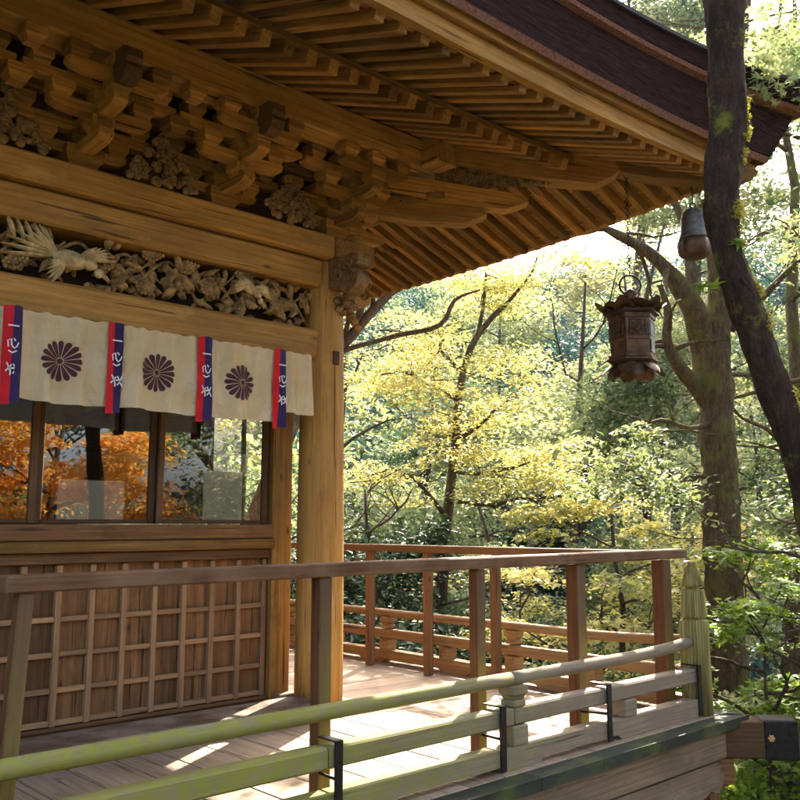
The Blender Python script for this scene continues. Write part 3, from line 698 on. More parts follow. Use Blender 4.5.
# ------------------------------------------------------------------ veranda
ver = thing('veranda', 'plank veranda floor wrapping the temple corner, sunlit beside the round pillar', 'veranda', (5, 4, 0))
VE = 3.05; VX = CX+(CY-VE)
x = XL; k = 0; prn = random.Random(3)
vx = VX-.002
def plank(poly, nm, alongY):
    """a floor board with its own top corners"""
    z1 = prn.uniform(-.0015, .0015); b_ = .055
    c = Vector((sum(p[0] for p in poly)/len(poly), sum(p[1] for p in poly)/len(poly), 0))
    mt = Matrix.Rotation(R(90) if alongY else 0, 4, 'Z'); mt.translation = c; mi = mt.inverted(); n_ = len(poly); e = .004
    def ins(p): 
        d = (Vector((*p, 0))-c); return (c.x+d.x-(e if d.x > 0 else -e), c.y+d.y-(e if d.y > 0 else -e))
    v = [mi @ Vector((*p, -b_)) for p in poly]+[mi @ Vector((*p, z1-.004)) for p in poly]+[mi @ Vector((*ins(p), z1)) for p in poly]
    f = [(i, (i+1) % n_, n_+(i+1) % n_, n_+i) for i in range(n_)]+[(n_+i, n_+(i+1) % n_, 2*n_+(i+1) % n_, 2*n_+i) for i in range(n_)]+[tuple(range(2*n_, 3*n_)), tuple(range(n_-1, -1, -1))]
    return put(nm, mesh(v, f), ver, K['floor'], mt)
x = -.6
YE = 3.19
while x < VX-.2:
    x1 = min(x+.262, VX-.16); yt = lambda q: min(4.89, CY-(q-CX)-.003) if q > CX else 4.89
    if x < CX < x1:
        poly = [(x, YE), (x1, YE), (x1, yt(x1)), (CX+.28, 4.89), (x, 4.89)] if x1 > CX+.28 else [(x, YE), (x1, YE), (x1, 4.89), (x, 4.89)]
    else:
        poly = [(x, YE), (x1, YE), (x1, max(YE+.01, yt(x1))), (x, max(YE+.01, yt(x)))]
        if yt(x) >= 4.889 and yt(x1) < 4.889: poly = [(x, YE), (x1, YE), (x1, yt(x1)), (CX+.28, 4.89), (x, 4.89)]
    plank(poly, 'floor_plank', True); x = x1+.007
y = YE+.0; XI = CX-.02
while y < 9.5:
    y1 = y+.262; xl = lambda q: max(XI, CX+(CY-q)+.003) if q < CY else XI
    X1 = VX-.145
    if X1-xl(y) < .05 and X1-xl(y1) < .05: y = y1+.007; continue
    poly = [(min(xl(y), X1-.01), y), (X1, y), (X1, y1), (xl(y1), y1)]
    plank(poly, 'floor_plank', False); y = y1+.007
# dark edge boards
x = -.6
while x < VX-.01:
    x1 = min(x+.55, VX+.0)
    corner = x1 >= VX-.001
    poly = [(x, VE), (x1, VE), ((x1-.14) if corner else x1, VE+.133), (x, VE+.133)]
    n_ = 4; v = [(a, b_, -.065) for a, b_ in poly]+[(a, b_, -.001) for a, b_ in poly]
    f = [(i, (i+1) % n_, n_+(i+1) % n_, n_+i) for i in range(n_)]+[(4, 5, 6, 7), (3, 2, 1, 0)]
    put('edge_board', mesh(v, f), ver, K['edge']); x = x1+.004
y = VE
while y < 9.4:
    y1 = y+.55; lo = y+.133 if y == VE else y
    v = [(VX-.137, lo, -.065), (VX, y, -.065), (VX, y1, -.065), (VX-.137, y1, -.065)]; v = v+[(a, b_, -.001) for a, b_, _ in v]
    put('edge_board', mesh(v, [(0, 1, 5, 4), (1, 2, 6, 5), (2, 3, 7, 6), (3, 0, 4, 7), (4, 5, 6, 7), (3, 2, 1, 0)]), ver, K['edge']); y = y1+.004
box('edge_beam', -.6, VX-.20, VE+.07, VE+.23, -.27, -.068, K['under'], ver, b=.012)
box('edge_beam', VX-.23, VX-.07, VE+.25, 9.4, -.27, -.068, K['under'], ver, b=.012)
lbm = prism('lower_beam', [(-3.2, -.20), (-3.2, 0), (.0, 0), (.05, -.03), (.03, -.06), (.08, -.09), (.06, -.15), (.0, -.20), (-.1, -.17), (-.2, -.20)], .13, (VX-.28, VE+.16, -.285), (1, 0, 0), K['under'], ver)
dj = bar('corner_joist', (5.0, 4.17, -.15), (VX+.06, VE-.06, -.15), .19, .24, K['dark'], ver, b=.008)
cap = bar('joist_cap', (VX+.045, VE-.045, -.15), (6.33, 2.84, -.15), .205, .262, K['iron'], dj, b=.01)
mb = MB(); cc = Vector((6.195, 2.975, -.135)) + Vector((-1, -1, 0)).normalized()*.107; ux = Vector((1, -1, 0)).normalized()
for q in range(6):
    a = q*1.047; ball(mb, cc+ux*.016*math.cos(a)+Vector((0, 0, .016*math.sin(a))), .010, 8, 4)
ball(mb, cc, .010, 8, 4); put('gilt_flower', mb.me(True), cap, K['brass'])
bar('under_joist', (5.35, 3.82, -.36), (6.02, 3.15, -.36), .16, .17, K['brown'], ver)
for (a, b_) in ((5.9, 3.28), (3.6, 3.28), (1.3, 3.28), (5.9, 5.6), (5.9, 8.0)):
    q = box('veranda_post', a-.07, a+.07, b_-.07, b_+.07, -1.9 if a > 5 else -1.5, -.485, K['brown'], ver)
    if a > 5: block(q, (a, b_, -.50), .22, .055)
box('foundation_skirt', XL, 4.1, 5.6, 5.66, -1.6, -.06, K['dark'], ver); box('foundation_skirt', 4.04, 4.1, 5.67, 9.4, -1.6, -.06, K['dark'], ver)
# ------------------------------------------------------------------ low ceremonial railing
low = thing('low_railing', 'low mossy wooden railing with round top rail, iron straps and ribbed corner post', 'railing', (5.88, 3.3, 0))
def beam_arched(P0, P1, mat):
    L_ = (Vector(P1)-Vector(P0)).length; pts = [(-L_/2, .115), (-L_/2, .0)]
    u = -L_/2
    while u+1.0 < L_/2:
        pts += [(u+.16, 0), (u+.20, .028), (u+.92, .028), (u+.96, 0)]; u += 1.1
    pts += [(L_/2, 0), (L_/2, .115)]
    mt, _ = frame(P0, P1); mt.translation = (Vector(P0)+Vector(P1))/2
    put('base_rail', prism_me(list(reversed(pts)), .10), low, mat, mt)
beam_arched((-.5, 3.29, .002), (5.80, 3.29, .002), K['moss'])
beam_arched((5.88, 3.39, .002), (5.88, 9.2, .002), K['tan'])
box('middle_rail', -.5, 2.58, 3.25, 3.345, .222, .316, K['moss'], low, b=.01)
box('middle_rail', 2.585, 3.86, 3.25, 3.345, .222, .316, K['moss'], low, b=.01)
box('middle_rail', 3.865, 5.94, 3.25, 3.345, .224, .318, K['moss'], low, b=.01)
box('middle_rail', 5.84, 5.92, 3.40, 9.2, .225, .31, K['tan'], low, b=.01)
def rrail(P, a, b_, mat, nx=24):
    pts = []
    for i in range(nx+1):
        t = i/nx; s = a+(b_-a)*t; dz = .035*max(0, (s+.0-.9)/(b_-.9))**2 if s > .9 else 0
        pts.append(P(s, dz))
    return tube('round_rail', pts, .037, mat, low, 14)
rrail(lambda s, d: Vector((CX+s, 3.30, .46+d)), -4.5, -.12, K['moss'])
rrail(lambda s, d: Vector((CX+s, 3.30, .46+d)), -.115, 1.84, K['moss'])
rrail(lambda s, d: Vector((5.88, CY-s, .46+d)), -4.1, 1.78, K['tan'])
def strut(x, y, tall, mat):
    e = part_empty('strut', low, (x, y, 0))
    box('strut_body', x-.062, x+.062, y-.055, y+.055, .117, .221, mat, e)
    if tall:
        box('strut_neck', x-.05, x+.05, y-.05, y+.05, .318, .352, mat, e)
        o = put('cap_block', blk_me(.115, .075), e, None, Matrix.Translation((x, y, .352)) @ Matrix.Diagonal((1, 1, 1, 1)))
        if mat is not K['gold']:
            me = o.data.copy(); me.materials.clear(); me.materials.append(mat); o.data = me
for x, tl in ((3.90, 1), (4.97, 0)): strut(x, 3.295, tl, K['moss'])
for y, tl in ((4.17, 0), (4.95, 1), (5.72, 0), (6.52, 1), (7.3, 0), (8.1, 1), (8.9, 0)): strut(5.88, y, tl, K['tan'])
for x in (2.62, 3.74, 4.72, 5.80):
    e = part_empty('iron_strap', low, (x, 3.2, 0))
    box('strap_bar', x-.022, x+.022, 3.226, 3.238, .01, .345, K['iron'], e, b=.002)
    box('strap_hook', x-.022, x+.022, 3.239, 3.36, .337, .345, K['iron'], e, b=.002)
    if x > 1: tube('tie_rod', [(x+.02, 3.24, .165), (x+.03 if x != 4.72 else x-.05, 3.41, .165)], .007, K['iron'], e, 6)
prof = [(.103, 0), (.100, .62), (.092, .632), (.064, .640), (.064, .654), (.088, .655), (.091, .665), (.080, .835), (.070, .845), (.044, .85), (.044, .864), (.070, .868), (.074, .885), (.062, .93), (.044, .985), (.030, 1.015), (.026, 1.033), (.012, 1.04)]
gp = put('ribbed_corner_post', lathe_me(prof, 168, True, 28, .24), low, K['moss'], Matrix.Translation((5.88, 3.30, .002)))
m, n, out = newmat('yellowed_ribbed_wood'); L = n.links.new
tc = N(n, 'ShaderNodeTexCoord'); mp = N(n, 'ShaderNodeMapping'); mp.inputs['Scale'].default_value = (30, 30, 2.5); L(tc.outputs['Object'], mp.inputs[0]); nz = N(n, 'ShaderNodeTexNoise', i_Scale=1.0, i_Detail=6.0); L(mp.outputs[0], nz.inputs[0])
b = N(n, 'ShaderNodeBsdfPrincipled'); L(ramp(n, nz.outputs[0], [(.3, (.15, .12, .03)), (.5, (.36, .30, .09)), (.72, (.56, .48, .20))]), b.inputs['Base Color']); b.inputs['Roughness'].default_value = .8; L(b.outputs[0], out.inputs[0])
gp.data.materials.clear(); gp.data.materials.append(m); K['ribbed'] = m
# ------------------------------------------------------------------ tall safety railing
hi = thing('safety_railing', 'tall plain dark brown safety railing standing just inside the low railing', 'railing', (5.63, 3.45, 0))
hr = bar('handrail', (1.19, 3.447, 1.082), (6.0, 3.447, 1.094), .105, .066, K['rail'], hi, b=.008)
box('handrail', 5.585, 5.685, 3.505, 9.3, 1.056, 1.12, K['orange'], hi, b=.008)
bar('post', (1.225, 3.44, .004), (1.272, 3.44, 1.051), .058, .06, K['railpost'], hi, up=(0, 1, 0))
for x, a in ((2.68, .075), (3.78, .07), (4.72, .092), (5.74, .10)):
    box('post', x-a/2, x+a/2, 3.41, 3.41+a, .004, 1.051, K['railpost'], hi, b=.006)
for y in (4.93, 5.72, 6.5, 7.3, 8.1, 8.9): box('post', 5.60, 5.67, y-.035, y+.035, .004, 1.053, K['orange'], hi, b=.006)
# ------------------------------------------------------------------ hanging lantern and bell
lx, ly = 5.62, 3.55
lan = thing('hanging_lantern', 'hexagonal bronze temple lantern hanging on a chain below the eave corner', 'lantern', (lx, ly, 2.37))
def hexring(prof, rz=0, n_=6):
    v = []; f = []
    for r, z in prof:
        for k in range(n_):
            a = 2*math.pi*k/n_+rz; v.append((r*math.cos(a), r*math.sin(a), z))
    for i in range(len(prof)-1):
        for k in range(n_): f.append((i*n_+k, i*n_+(k+1) % n_, (i+1)*n_+(k+1) % n_, (i+1)*n_+k))
    f.append(tuple(range(n_-1, -1, -1))); f.append(tuple(range((len(prof)-1)*n_, len(prof)*n_))); return v, f
T0 = Matrix.Translation((lx, ly, 0)); RZ = R(18.5)
def lput(nm, vf, mat='bronze', par=None, sm=False): return put(nm, mesh(vf[0], vf[1], sm), par or lan, K[mat], T0)
body = lput('body', hexring([(.155, 2.50), (.175, 2.505), (.175, 2.53), (.160, 2.535), (.165, 2.63), (.172, 2.635), (.172, 2.65), (.168, 2.655), (.172, 2.79), (.182, 2.795), (.182, 2.825), (.15, 2.83)], RZ))
# lattice windows: relief panels with pierced dark pattern, one per side
for k in range(6):
    a = RZ+math.pi/3*(k+.5); c = Vector((lx+math.cos(a)*.1475, ly+math.sin(a)*.1475, 2.722)); t = Vector((-math.sin(a), math.cos(a), 0)); o_ = Vector((math.cos(a), math.sin(a), 0))
    pale = (o_.dot(RT) > .6 and o_.dot(FW) < 0)
    mb = MB()
    for (u0, u1, z0, z1) in ((-.062, .062, .048, .056), (-.062, .062, -.056, -.048), (-.062, -.054, -.048, .048), (.054, .062, -.048, .048)):
        p = [c+t*u+Vector((0, 0, z))+o_*d for d in (0, .008) for u, z in ((u0, z0), (u1, z0), (u1, z1), (u0, z1))]; mb.add(p, [(4, 5, 6, 7), (0, 1, 5, 4), (1, 2, 6, 5), (2, 3, 7, 6), (3, 0, 4, 7)])
    if pale:
        for z0, z1 in ((-.175, .062),):
            p = [c+t*u+Vector((0, 0, z))+o_*.004 for u, z in ((-.053, z0), (.053, z0), (.053, z1), (-.053, z1))]; mb.add(p, [(0, 1, 2, 3)])
        put('inscription_panel', mb.me(), body, K['bronze_pale'])
        ms = MB(); r2 = random.Random(4)
        for col in (-.034, 0, .034):
            for q in range(11):
                z = .045-.019*q
                for _ in range(3):
                    u = col+r2.uniform(-.009, .009); zz = z+r2.uniform(-.005, .005); du, dz = r2.choice(((.008, .0015), (.0018, .007), (.006, .002)))
                    p = [c+t*(u+i)+Vector((0, 0, zz+j))+o_*.0055 for i, j in ((-du, -dz), (du, -dz), (du, dz), (-du, dz))]; ms.add(p, [(0, 1, 2, 3)])
        put('inscription', ms.me(), body, K['iron'])
    else:
        r2 = random.Random(k)
        for q in range(26):
            an = q*2.4; rr = .048*math.sqrt(q/26); pc = c+t*rr*math.cos(an)*1.0+Vector((0, 0, rr*math.sin(an)))+o_*.004; ball(mb, pc, .0075, 6, 4)
        put('pierced_window', mb.me(True), body, K['bronze'])
rf = lput('roof', hexring([(.19, 2.828), (.215, 2.835), (.20, 2.86), (.13, 2.90), (.07, 2.935), (.04, 2.945)], RZ))
def petal(a, r0, r1, z0, z1, wd, th=.006, lift=.05):
    v = []; n_ = 7
    for i in range(n_):
        t = i/(n_-1); r = r0+(r1-r0)*t; z = z0+(z1-z0)*t+lift*t*t; ww = wd*math.sin(math.pi*(.22+.70*t))**.8*.5
        for k in (-1, 0, 1):
            for d in (0, th):
                v.append((r*math.cos(a)-k*ww*math.sin(a), r*math.sin(a)+k*ww*math.cos(a), z+d-.012*abs(k)))
    f = []
    for i in range(n_-1):
        for k in range(2):
            a0 = i*6+k*2; f += [(a0, a0+6, a0+8, a0+2), (a0+1, a0+3, a0+9, a0+7)]
    return v, f
for k in range(6):
    lput('roof_petal', petal(RZ+math.pi/3*k, .10, .262, 2.855, 2.845, .16, lift=.085), 'bronze', rf, True)
    lput('roof_petal', petal(RZ+math.pi/3*(k+.5), .09, .225, 2.86, 2.85, .24, lift=.06), 'bronze', rf, True)
lput('base', hexring([(.10, 2.455), (.165, 2.47), (.19, 2.485), (.19, 2.498), (.15, 2.50)], RZ))
for k in range(6): 
    a = RZ+math.pi/3*k; v, f = petal(a, .135, .235, 2.475, 2.405, .13, .008, lift=-.02); lput('foot', (v, f), 'bronze', None, True)
    a = RZ+math.pi/3*(k+.5); v, f = petal(a, .12, .175, 2.47, 2.385, .13, .008, lift=-.015); lput('skirt_petal', (v, f), 'bronze', None, True)
put('jewel_finial', lathe_me([(.03, 2.94), (.055, 2.95), (.06, 2.965), (.035, 2.975), (.05, 2.99), (.046, 3.01), (.022, 3.03), (.006, 3.045)], 20), lan, K['bronze'], T0)
def ring(c, r, rt, axis, n_=28):
    pts = [Vector(c)+(RT*math.cos(6.2832*i/n_)*r if axis else Vector((.74, .67, 0))*math.cos(6.2832*i/n_)*r)+Vector((0, 0, math.sin(6.2832*i/n_)*r)) for i in range(n_+1)]
    return tube_vf(pts, rt, 7, False)
v, f = ring((lx, ly, 3.065), .078, .0075, 1); put('hanging_ring', mesh(v, f, True), lan, K['iron'])
mb = MB(); z = 3.15; k = 0
while z < 3.90:
    v, f = ring((lx, ly, z+.014), .014, .0032, k % 2, 10); mb.add(v, f); z += .024; k += 1
put('chain', mb.me(True), lan, K['iron'])
bx, by = 5.965, 3.205
bell = thing('wind_bell', 'grey bronze wind bell hanging from the tip of the eave corner', 'bell', (bx, by, 3.27))
put('bell_body', lathe_me([(.012, 3.655), (.05, 3.645), (.078, 3.62), (.092, 3.57), (.098, 3.47), (.108, 3.43), (.112, 3.415), (.104, 3.41)], 28), bell, K['bell'], Matrix.Translation((bx, by, 0)))
put('bell_skirt', lathe_me([(.100, 3.408), (.122, 3.40), (.126, 3.36), (.118, 3.30), (.095, 3.275), (.06, 3.27)], 48, True, 6, .10), bell, K['bronze'], Matrix.Translation((bx, by, 0)))
v, f = ring((bx, by, 3.675), .022, .005, 1, 14); put('bell_loop', mesh(v, f, True), bell, K['iron'])
tube('bell_hook', [(bx, by, 3.69), (bx+.005, by, 3.74), (bx, by, 3.83)], .005, K['iron'], bell, 6)
# ------------------------------------------------------------------ ground
def gz(x, y):
    d = x*.74+y*.67; s = x*.67-y*.74
    if d < 5.5 or y < 1.5: base = -1.45
    else: base = -1.45
    t = min(1, max(0, (d-8.2)/9)); base -= 3.2*t*t*(3-2*t)*(1 if y > -3 else max(0, 1+(y+3)/4))
    if y > -6: base += .40*max(0, d-27) if d < 118 else .40*91
    k = min(1, max(0, (d-8)/10))
    return base + k*(.35*math.sin(x*.31+1)*math.cos(y*.27)+.9*math.sin(x*.055+2)*math.sin(y*.06)) + max(0, s-8)*.10*k
xs = [-260, -180, -120, -80, -55, -38, -26]+[-18+1.5*i for i in range(78)]+[104, 118, 135, 160, 200, 260, 340, 440]
v = [(x, y, gz(x, y)) for y in xs for x in xs]; n_ = len(xs)
f = [(j*n_+i, j*n_+i+1, (j+1)*n_+i+1, (j+1)*n_+i) for j in range(n_-1) for i in range(n_-1)]
m, n, out = newmat('forest_floor'); L = n.links.new
geo = N(n, 'ShaderNodeNewGeometry'); n1 = N(n, 'ShaderNodeTexNoise', i_Scale=.7, i_Detail=8.0, i_Roughness=.7); L(geo.outputs['Position'], n1.inputs[0])
n2 = N(n, 'ShaderNodeTexNoise', i_Scale=16.0, i_Detail=6.0, i_Roughness=.7); L(geo.outputs['Position'], n2.inputs[0])
c = mixc(n, ramp(n, n2.outputs[0], [(.42, g(0)), (.6, g(1))]), ramp(n, n1.outputs[0], [(.35, (.03, .035, .015)), (.5, (.055, .05, .022)), (.65, (.09, .065, .035))]), (.10, .095, .04))
b = N(n, 'ShaderNodeBsdfPrincipled'); L(c, b.inputs['Base Color']); b.inputs['Roughness'].default_value = .95
bu = N(n, 'ShaderNodeBump'); bu.inputs['Strength'].default_value = .8; bu.inputs['Distance'].default_value = .06; L(n2.outputs[0], bu.inputs['Height']); L(bu.outputs[0], b.inputs['Normal']); L(b.outputs[0], out.inputs[0])
go = put('ground', mesh(v, f, True), None, m); go['kind'] = 'structure'
# ------------------------------------------------------------------ leaves
def leaves_me(C, R_, cnt, size, flat=.35, seed=0, shape='kite', jit=.55, shell=.0):
    """clumps C (n,3) with radii R_ (n,), cnt leaves each; leaves are small folded faces spread through each clump"""
    rg = np.random.default_rng(seed); C = np.asarray(C, float); R_ = np.asarray(R_, float); n_ = len(C)
    idx = np.repeat(np.arange(n_), cnt); T = len(idx)
    d = rg.normal(size=(T, 3)); d /= np.linalg.norm(d, axis=1)[:, None]
    r = rg.random(T)**(1/2.2)
    if shell: r = shell+(1-shell)*r
    p = d*r[:, None]; p[:, 2] *= flat; p[:, 2] -= .18*(p[:, 0]**2+p[:, 1]**2)
    tilt = rg.normal(size=(n_, 2))*.18; p[:, 2] += (p[:, :2]*tilt[idx]).sum(1)
    p = C[idx]+p*R_[idx][:, None]
    nr = rg.normal(size=(T, 3))*jit+np.array([0, 0, 1.0]); nr /= np.linalg.norm(nr, axis=1)[:, None]
    a = rg.normal(size=(T, 3)); u = a-nr*(a*nr).sum(1)[:, None]; u /= np.linalg.norm(u, axis=1)[:, None]; w_ = np.cross(nr, u)
    s = size*(.5+1.15*rg.random(T)**1.6)[:, None]
    if shape == 'kite': L2 = [(-.5, 0, 0), (.05, .30, .10), (.55, 0, 0), (.05, -.30, .10)]; F = [(0, 1, 2), (0, 2, 3)]
    elif shape == 'oval': L2 = [(-.5, 0, 0), (-.15, .22, .06), (.25, .2, .05), (.55, 0, -.05), (.25, -.2, .05), (-.15, -.22, .06)]; F = [(0, 1, 2, 3), (0, 3, 4, 5)]
    else:  # five-pointed maple leaf
        L2 = [(-.35, 0, 0)]
        for k, (an, rr) in enumerate([(-2.3, .42), (-1.75, .16), (-1.15, .58), (-.6, .2), (0, .68), (.6, .2), (1.15, .58), (1.75, .16), (2.3, .42)]):
            L2.append((rr*math.cos(an), rr*math.sin(an), -.08*rr))
        L2.append((0, 0, .04)); F = [(10, i, i+1) for i in range(0, 9)]+[(10, 9, 0)]
    k = len(L2); V = np.empty((T, k, 3))
    for j, (x, y, z) in enumerate(L2): V[:, j] = p+s*(u*x+w_*y+nr*z)
    me = D.meshes.new('leaves'); nf = len(F); lens = np.array([len(q) for q in F]); flat_i = np.concatenate([np.array(q) for q in F])
    me.vertices.add(T*k); me.vertices.foreach_set('co', V.reshape(-1).astype(np.float32))
    li = (flat_i[None, :]+(np.arange(T)*k)[:, None]).reshape(-1)
    me.loops.add(len(li)); me.loops.foreach_set('vertex_index', li.astype(np.int32))
    st = np.concatenate([[0], np.cumsum(np.tile(lens, T))[:-1]])
    me.polygons.add(nf*T); me.polygons.foreach_set('loop_start', st.astype(np.int32)); me.update(calc_edges=True)
    return me
K['lf_yellow'] = leafmat('yellow_autumn_leaves', [(.18, .23, .09), (.38, .39, .16), (.60, .53, .20), (.60, .55, .33)], .5)
K['lf_lime'] = leafmat('yellow_green_leaves', [(.07, .12, .06), (.18, .24, .11), (.34, .37, .19), (.52, .51, .33)], .5)
K['lf_green'] = leafmat('green_leaves', [(.03, .07, .045), (.09, .15, .08), (.22, .27, .15), (.44, .46, .30)], .45)
K['lf_fresh'] = leafmat('bright_maple_leaves', [(.10, .19, .025), (.20, .32, .035), (.36, .42, .06)], .5)
K['lf_dark'] = leafmat('glossy_evergreen_leaves', [(.03, .065, .035), (.07, .125, .06), (.17, .22, .11)], .3, .25, .7)
K['lf_teal'] = leafmat('blue_green_needles', [(.012, .05, .05), (.02, .08, .07), (.05, .13, .09)], .2)
K['lf_orange'] = leafmat('orange_maple_leaves', [(.70, .24, .05), (.80, .38, .08), (.80, .52, .12), (.50, .46, .10)], .5)
K['lf_red'] = leafmat('red_maple_leaves', [(.60, .06, .03), (.70, .13, .04), (.66, .26, .05)], .5)
K['lf_pale'] = leafmat('pale_feathery_leaves', [(.20, .23, .12), (.38, .37, .21), (.56, .50, .32)], .45)
K['moss_tuft'] = leafmat('yellow_moss', [(.22, .22, .03), (.42, .38, .05), (.55, .48, .10)], .3)
K['bark'] = barkmat('grey_brown_bark', (.13, .095, .065), (.13, .15, .03), .15)
K['bark_moss'] = barkmat('mossy_bark', (.155, .11, .055), (.16, .15, .035), .48)
K['bark_dark'] = barkmat('dark_mossy_bark', (.075, .045, .028), (.26, .25, .035), .35, 10)
K['bark_pale'] = barkmat('pale_bark', (.30, .26, .22), (.20, .22, .12), .2)
from mathutils import noise as MN
def rough_limb(path, radii, n=52):
    v, f = tube_vf(smooth_path([tuple(p) for p in path], 3), [q[0] for q in smooth_path([(a,) for a in radii], 3)], n, True)
    m_ = len(v)//n; out = []
    for i in range(m_):
        c = sum(v[i*n:(i+1)*n], Vector())/n
        for k in range(n):
            p = v[i*n+k]; q = Vector((p.x*20, p.y*20, p.z*6)); a = MN.fractal(q, .8, 2.1, 4)*.13+MN.noise(p*3.2)*.16
            out.append(c+(p-c)*(1+a))
    return out, f
def limb_vf(path, radii, n=9, seed=0):
    rr = random.Random(seed); ph = [rr.uniform(0, 6.28) for _ in range(4)]
    return tube_vf(path, radii, n, True, bump=lambda i, k: .07*math.sin(k*2.1+ph[0]+i*.7)+.05*math.sin(i*1.3+ph[1]+k))
def wander(p0, dr, L_, r0, r1, rr, seg=7, curl=.22, rise=.0):
    p = Vector(p0); d = Vector(dr).normalized(); P = [p.copy()]; Rr = [r0]
    for i in range(seg):
        d = (d+Vector((rr.gauss(0, curl), rr.gauss(0, curl), rr.gauss(0, curl*.6)+rise))).normalized()
        p = p+d*L_/seg; P.append(p.copy()); Rr.append(r0+(r1-r0)*(i+1)/seg)
    return P, Rr, d
def keeps_sun(c):
    """crowns stand clear of the sunshine that reaches the veranda floor"""
    k = max(0, c[2])/SUN.z; x, y = c[0]-SUN.x*k, c[1]-SUN.y*k
    return not (1.9 < x < 9.6 and 1.4 < y < 8.5 and c[2] > 2.2)
def make_tree(name, label, cat, base, H, rad, leaf, bark, seed, nclump=34, cnt=380, lsize=.085, lean=(0, 0), trunk_r=.12, crown_lo=.3, flat=.4, crad=.75, shape='kite', group=None, trunkpath=None, jit=.55, nlimb=9, parts=True):
    rr = random.Random(seed); b = Vector(base); root = thing(name, label, cat, b, group)
    mb = MB(); ends = []
    if trunkpath: P, Rr = trunkpath
    else:
        P = []; Rr = []; x = y = 0
        for i in range(9):
            t = i/8; P.append(b+Vector((lean[0]*t*t*H+x, lean[1]*t*t*H+y, H*.86*t-.1))); Rr.append(trunk_r*(1.25 if i == 0 else 1)*(1-.85*t)); x += rr.gauss(0, .035)*H*.3; y += rr.gauss(0, .035)*H*.3
    v, f = limb_vf(P, Rr, 10, seed); mb.add(v, f)
    for i in range(nlimb):
        t = crown_lo+(1-crown_lo)*(i+rr.random()*.7)/nlimb; q = t*(len(P)-1); k = min(int(q), len(P)-2); p = P[k].lerp(P[k+1], q-k); r0 = (Rr[k]*(1-(q-k))+Rr[k+1]*(q-k))*.6
        a = i*2.4+rr.random(); ln = rad*(1.05-.5*abs(t-.5))*rr.uniform(.7, 1.1)
        Q, Qr, d = wander(p, (math.cos(a), math.sin(a), rr.uniform(.05, .55)), ln, max(r0, .018), .009, rr)
        v, f = limb_vf(Q, Qr, 6, seed+i); mb.add(v, f); ends.append(Q[-1]); 
        for j in range(4):
            kk = rr.randrange(2, 7); S, Sr, _ = wander(Q[kk], d+Vector((rr.gauss(0, .7), rr.gauss(0, .7), rr.gauss(0, .3))), ln*.45, max(Qr[kk]*.6, .009), .005, rr, 5)
            v, f = limb_vf(S, Sr, 5, j); mb.add(v, f); ends.append(S[-1]); ends.append(S[3])
    ends.append(P[-1])
    put('trunk', mb.me(True), root, K[bark])
    C = []; 
    for i in range(nclump):
        e = ends[i % len(ends)] if i < len(ends) else rr.choice(ends)
        C.append(Vector(e)+Vector((rr.gauss(0, .2), rr.gauss(0, .2), rr.gauss(0, .12)))*rad*.4)
    C = [c for c in C if keeps_sun(c)]
    Rs = [crad*rr.uniform(.55, 1.25) for _ in C]
    put('crown', leaves_me([tuple(c) for c in C], Rs, cnt, lsize, flat, seed, shape, jit), root, K[leaf])
    return root
def bp(px, depth, dz=0):
    p = px3(px, 500, depth); return (p.x, p.y, gz(p.x, p.y)+dz)
def top_h(px, py, depth):   # height from the ground for a top seen at py
    p = px3(px, py, depth); return p.z-gz(p.x, p.y)
def gen(px, pt, depth, name, label, cat, rad, leaf, bark='bark', **kw):
    make_tree(name, label, cat, bp(px, depth), top_h(px, pt, depth), rad, leaf, bark, **kw)
# --- the two trees that carry the right side of the picture
def ppath(L_, depth, k=4):
    P = []; Rr = []
    pts = smooth_path([(a, b, c, (d if d is not None else depth)) for a, b, c, d in L_], k)
    for a, b, c, d in pts:
        P.append(px3(a, b, d)); Rr.append(c/2/F*d*1.0)
    return P, Rr
rr = random.Random(3)
near = thing('leaning_tree', 'dark mossy leaning trunk crossing in front of the roof corner at the right', 'tree', (3.8, 1.9, -1.45))
P, Rr = ppath([(716, -150, 44, None), (722, -60, 42, None), (724, 0, 41, None), (726, 70, 38, None), (727, 130, 38, None), (722, 190, 34, None), (722, 225, 33, None), (733, 270, 32, None), (752, 325, 32, None), (776, 395, 33, None), (798, 450, 34, None), (816, 520, 36, None), (836, 590, 40, None), (848, 700, 48, None), (854, 860, 58, None), (856, 1040, 70, None)], 4.1)
mb = MB(); v, f = rough_limb(P, Rr); mb.add(v, f)
for L_ in ([(722, 10, 22, None), (742, -10, 17, 4.2), (768, -50, 14, 4.4), (800, -90, 10, 4.8)], [(724, -55, 20, None), (700, -110, 16, 4.0), (670, -190, 10, 3.9)],
           [(735, 270, 6, None), (745, 283, 3, 4.0), (752, 290, 2, 3.95)]):
    P2, R2 = ppath(L_, 4.1); v, f = limb_vf(P2, R2, 9, 5); mb.add(v, f)
put('trunk', mb.me(True), near, K['bark_dark'])
rr = random.Random(3)
C = [px3(690+70*rr.random(), 280+30*rr.random()-15, 3.95) for _ in range(0)]
sp = [px3(712, 288, 3.9), px3(704, 285, 3.9), px3(742, 240, 4.0)]
for q, p in enumerate(sp): put('leaf_sprig', leaves_me([tuple(p)], [.035], [4], .07, .4, 5+q, 'maple', .3), near, K['lf_fresh'])
MC = []
for i in range(14, len(P)-22):
    dr = (P[i+1]-P[i]).normalized(); side_ = (RT-dr*RT.dot(dr)).normalized()
    for _ in range(3):
        if math.sin(i*.9)+rr.random()*1.2 > .25:
            an = rr.uniform(-.7, .9); MC.append(P[i].lerp(P[i+1], rr.random())+(side_*math.cos(an)-FW*math.sin(an))*Rr[i]*.99)
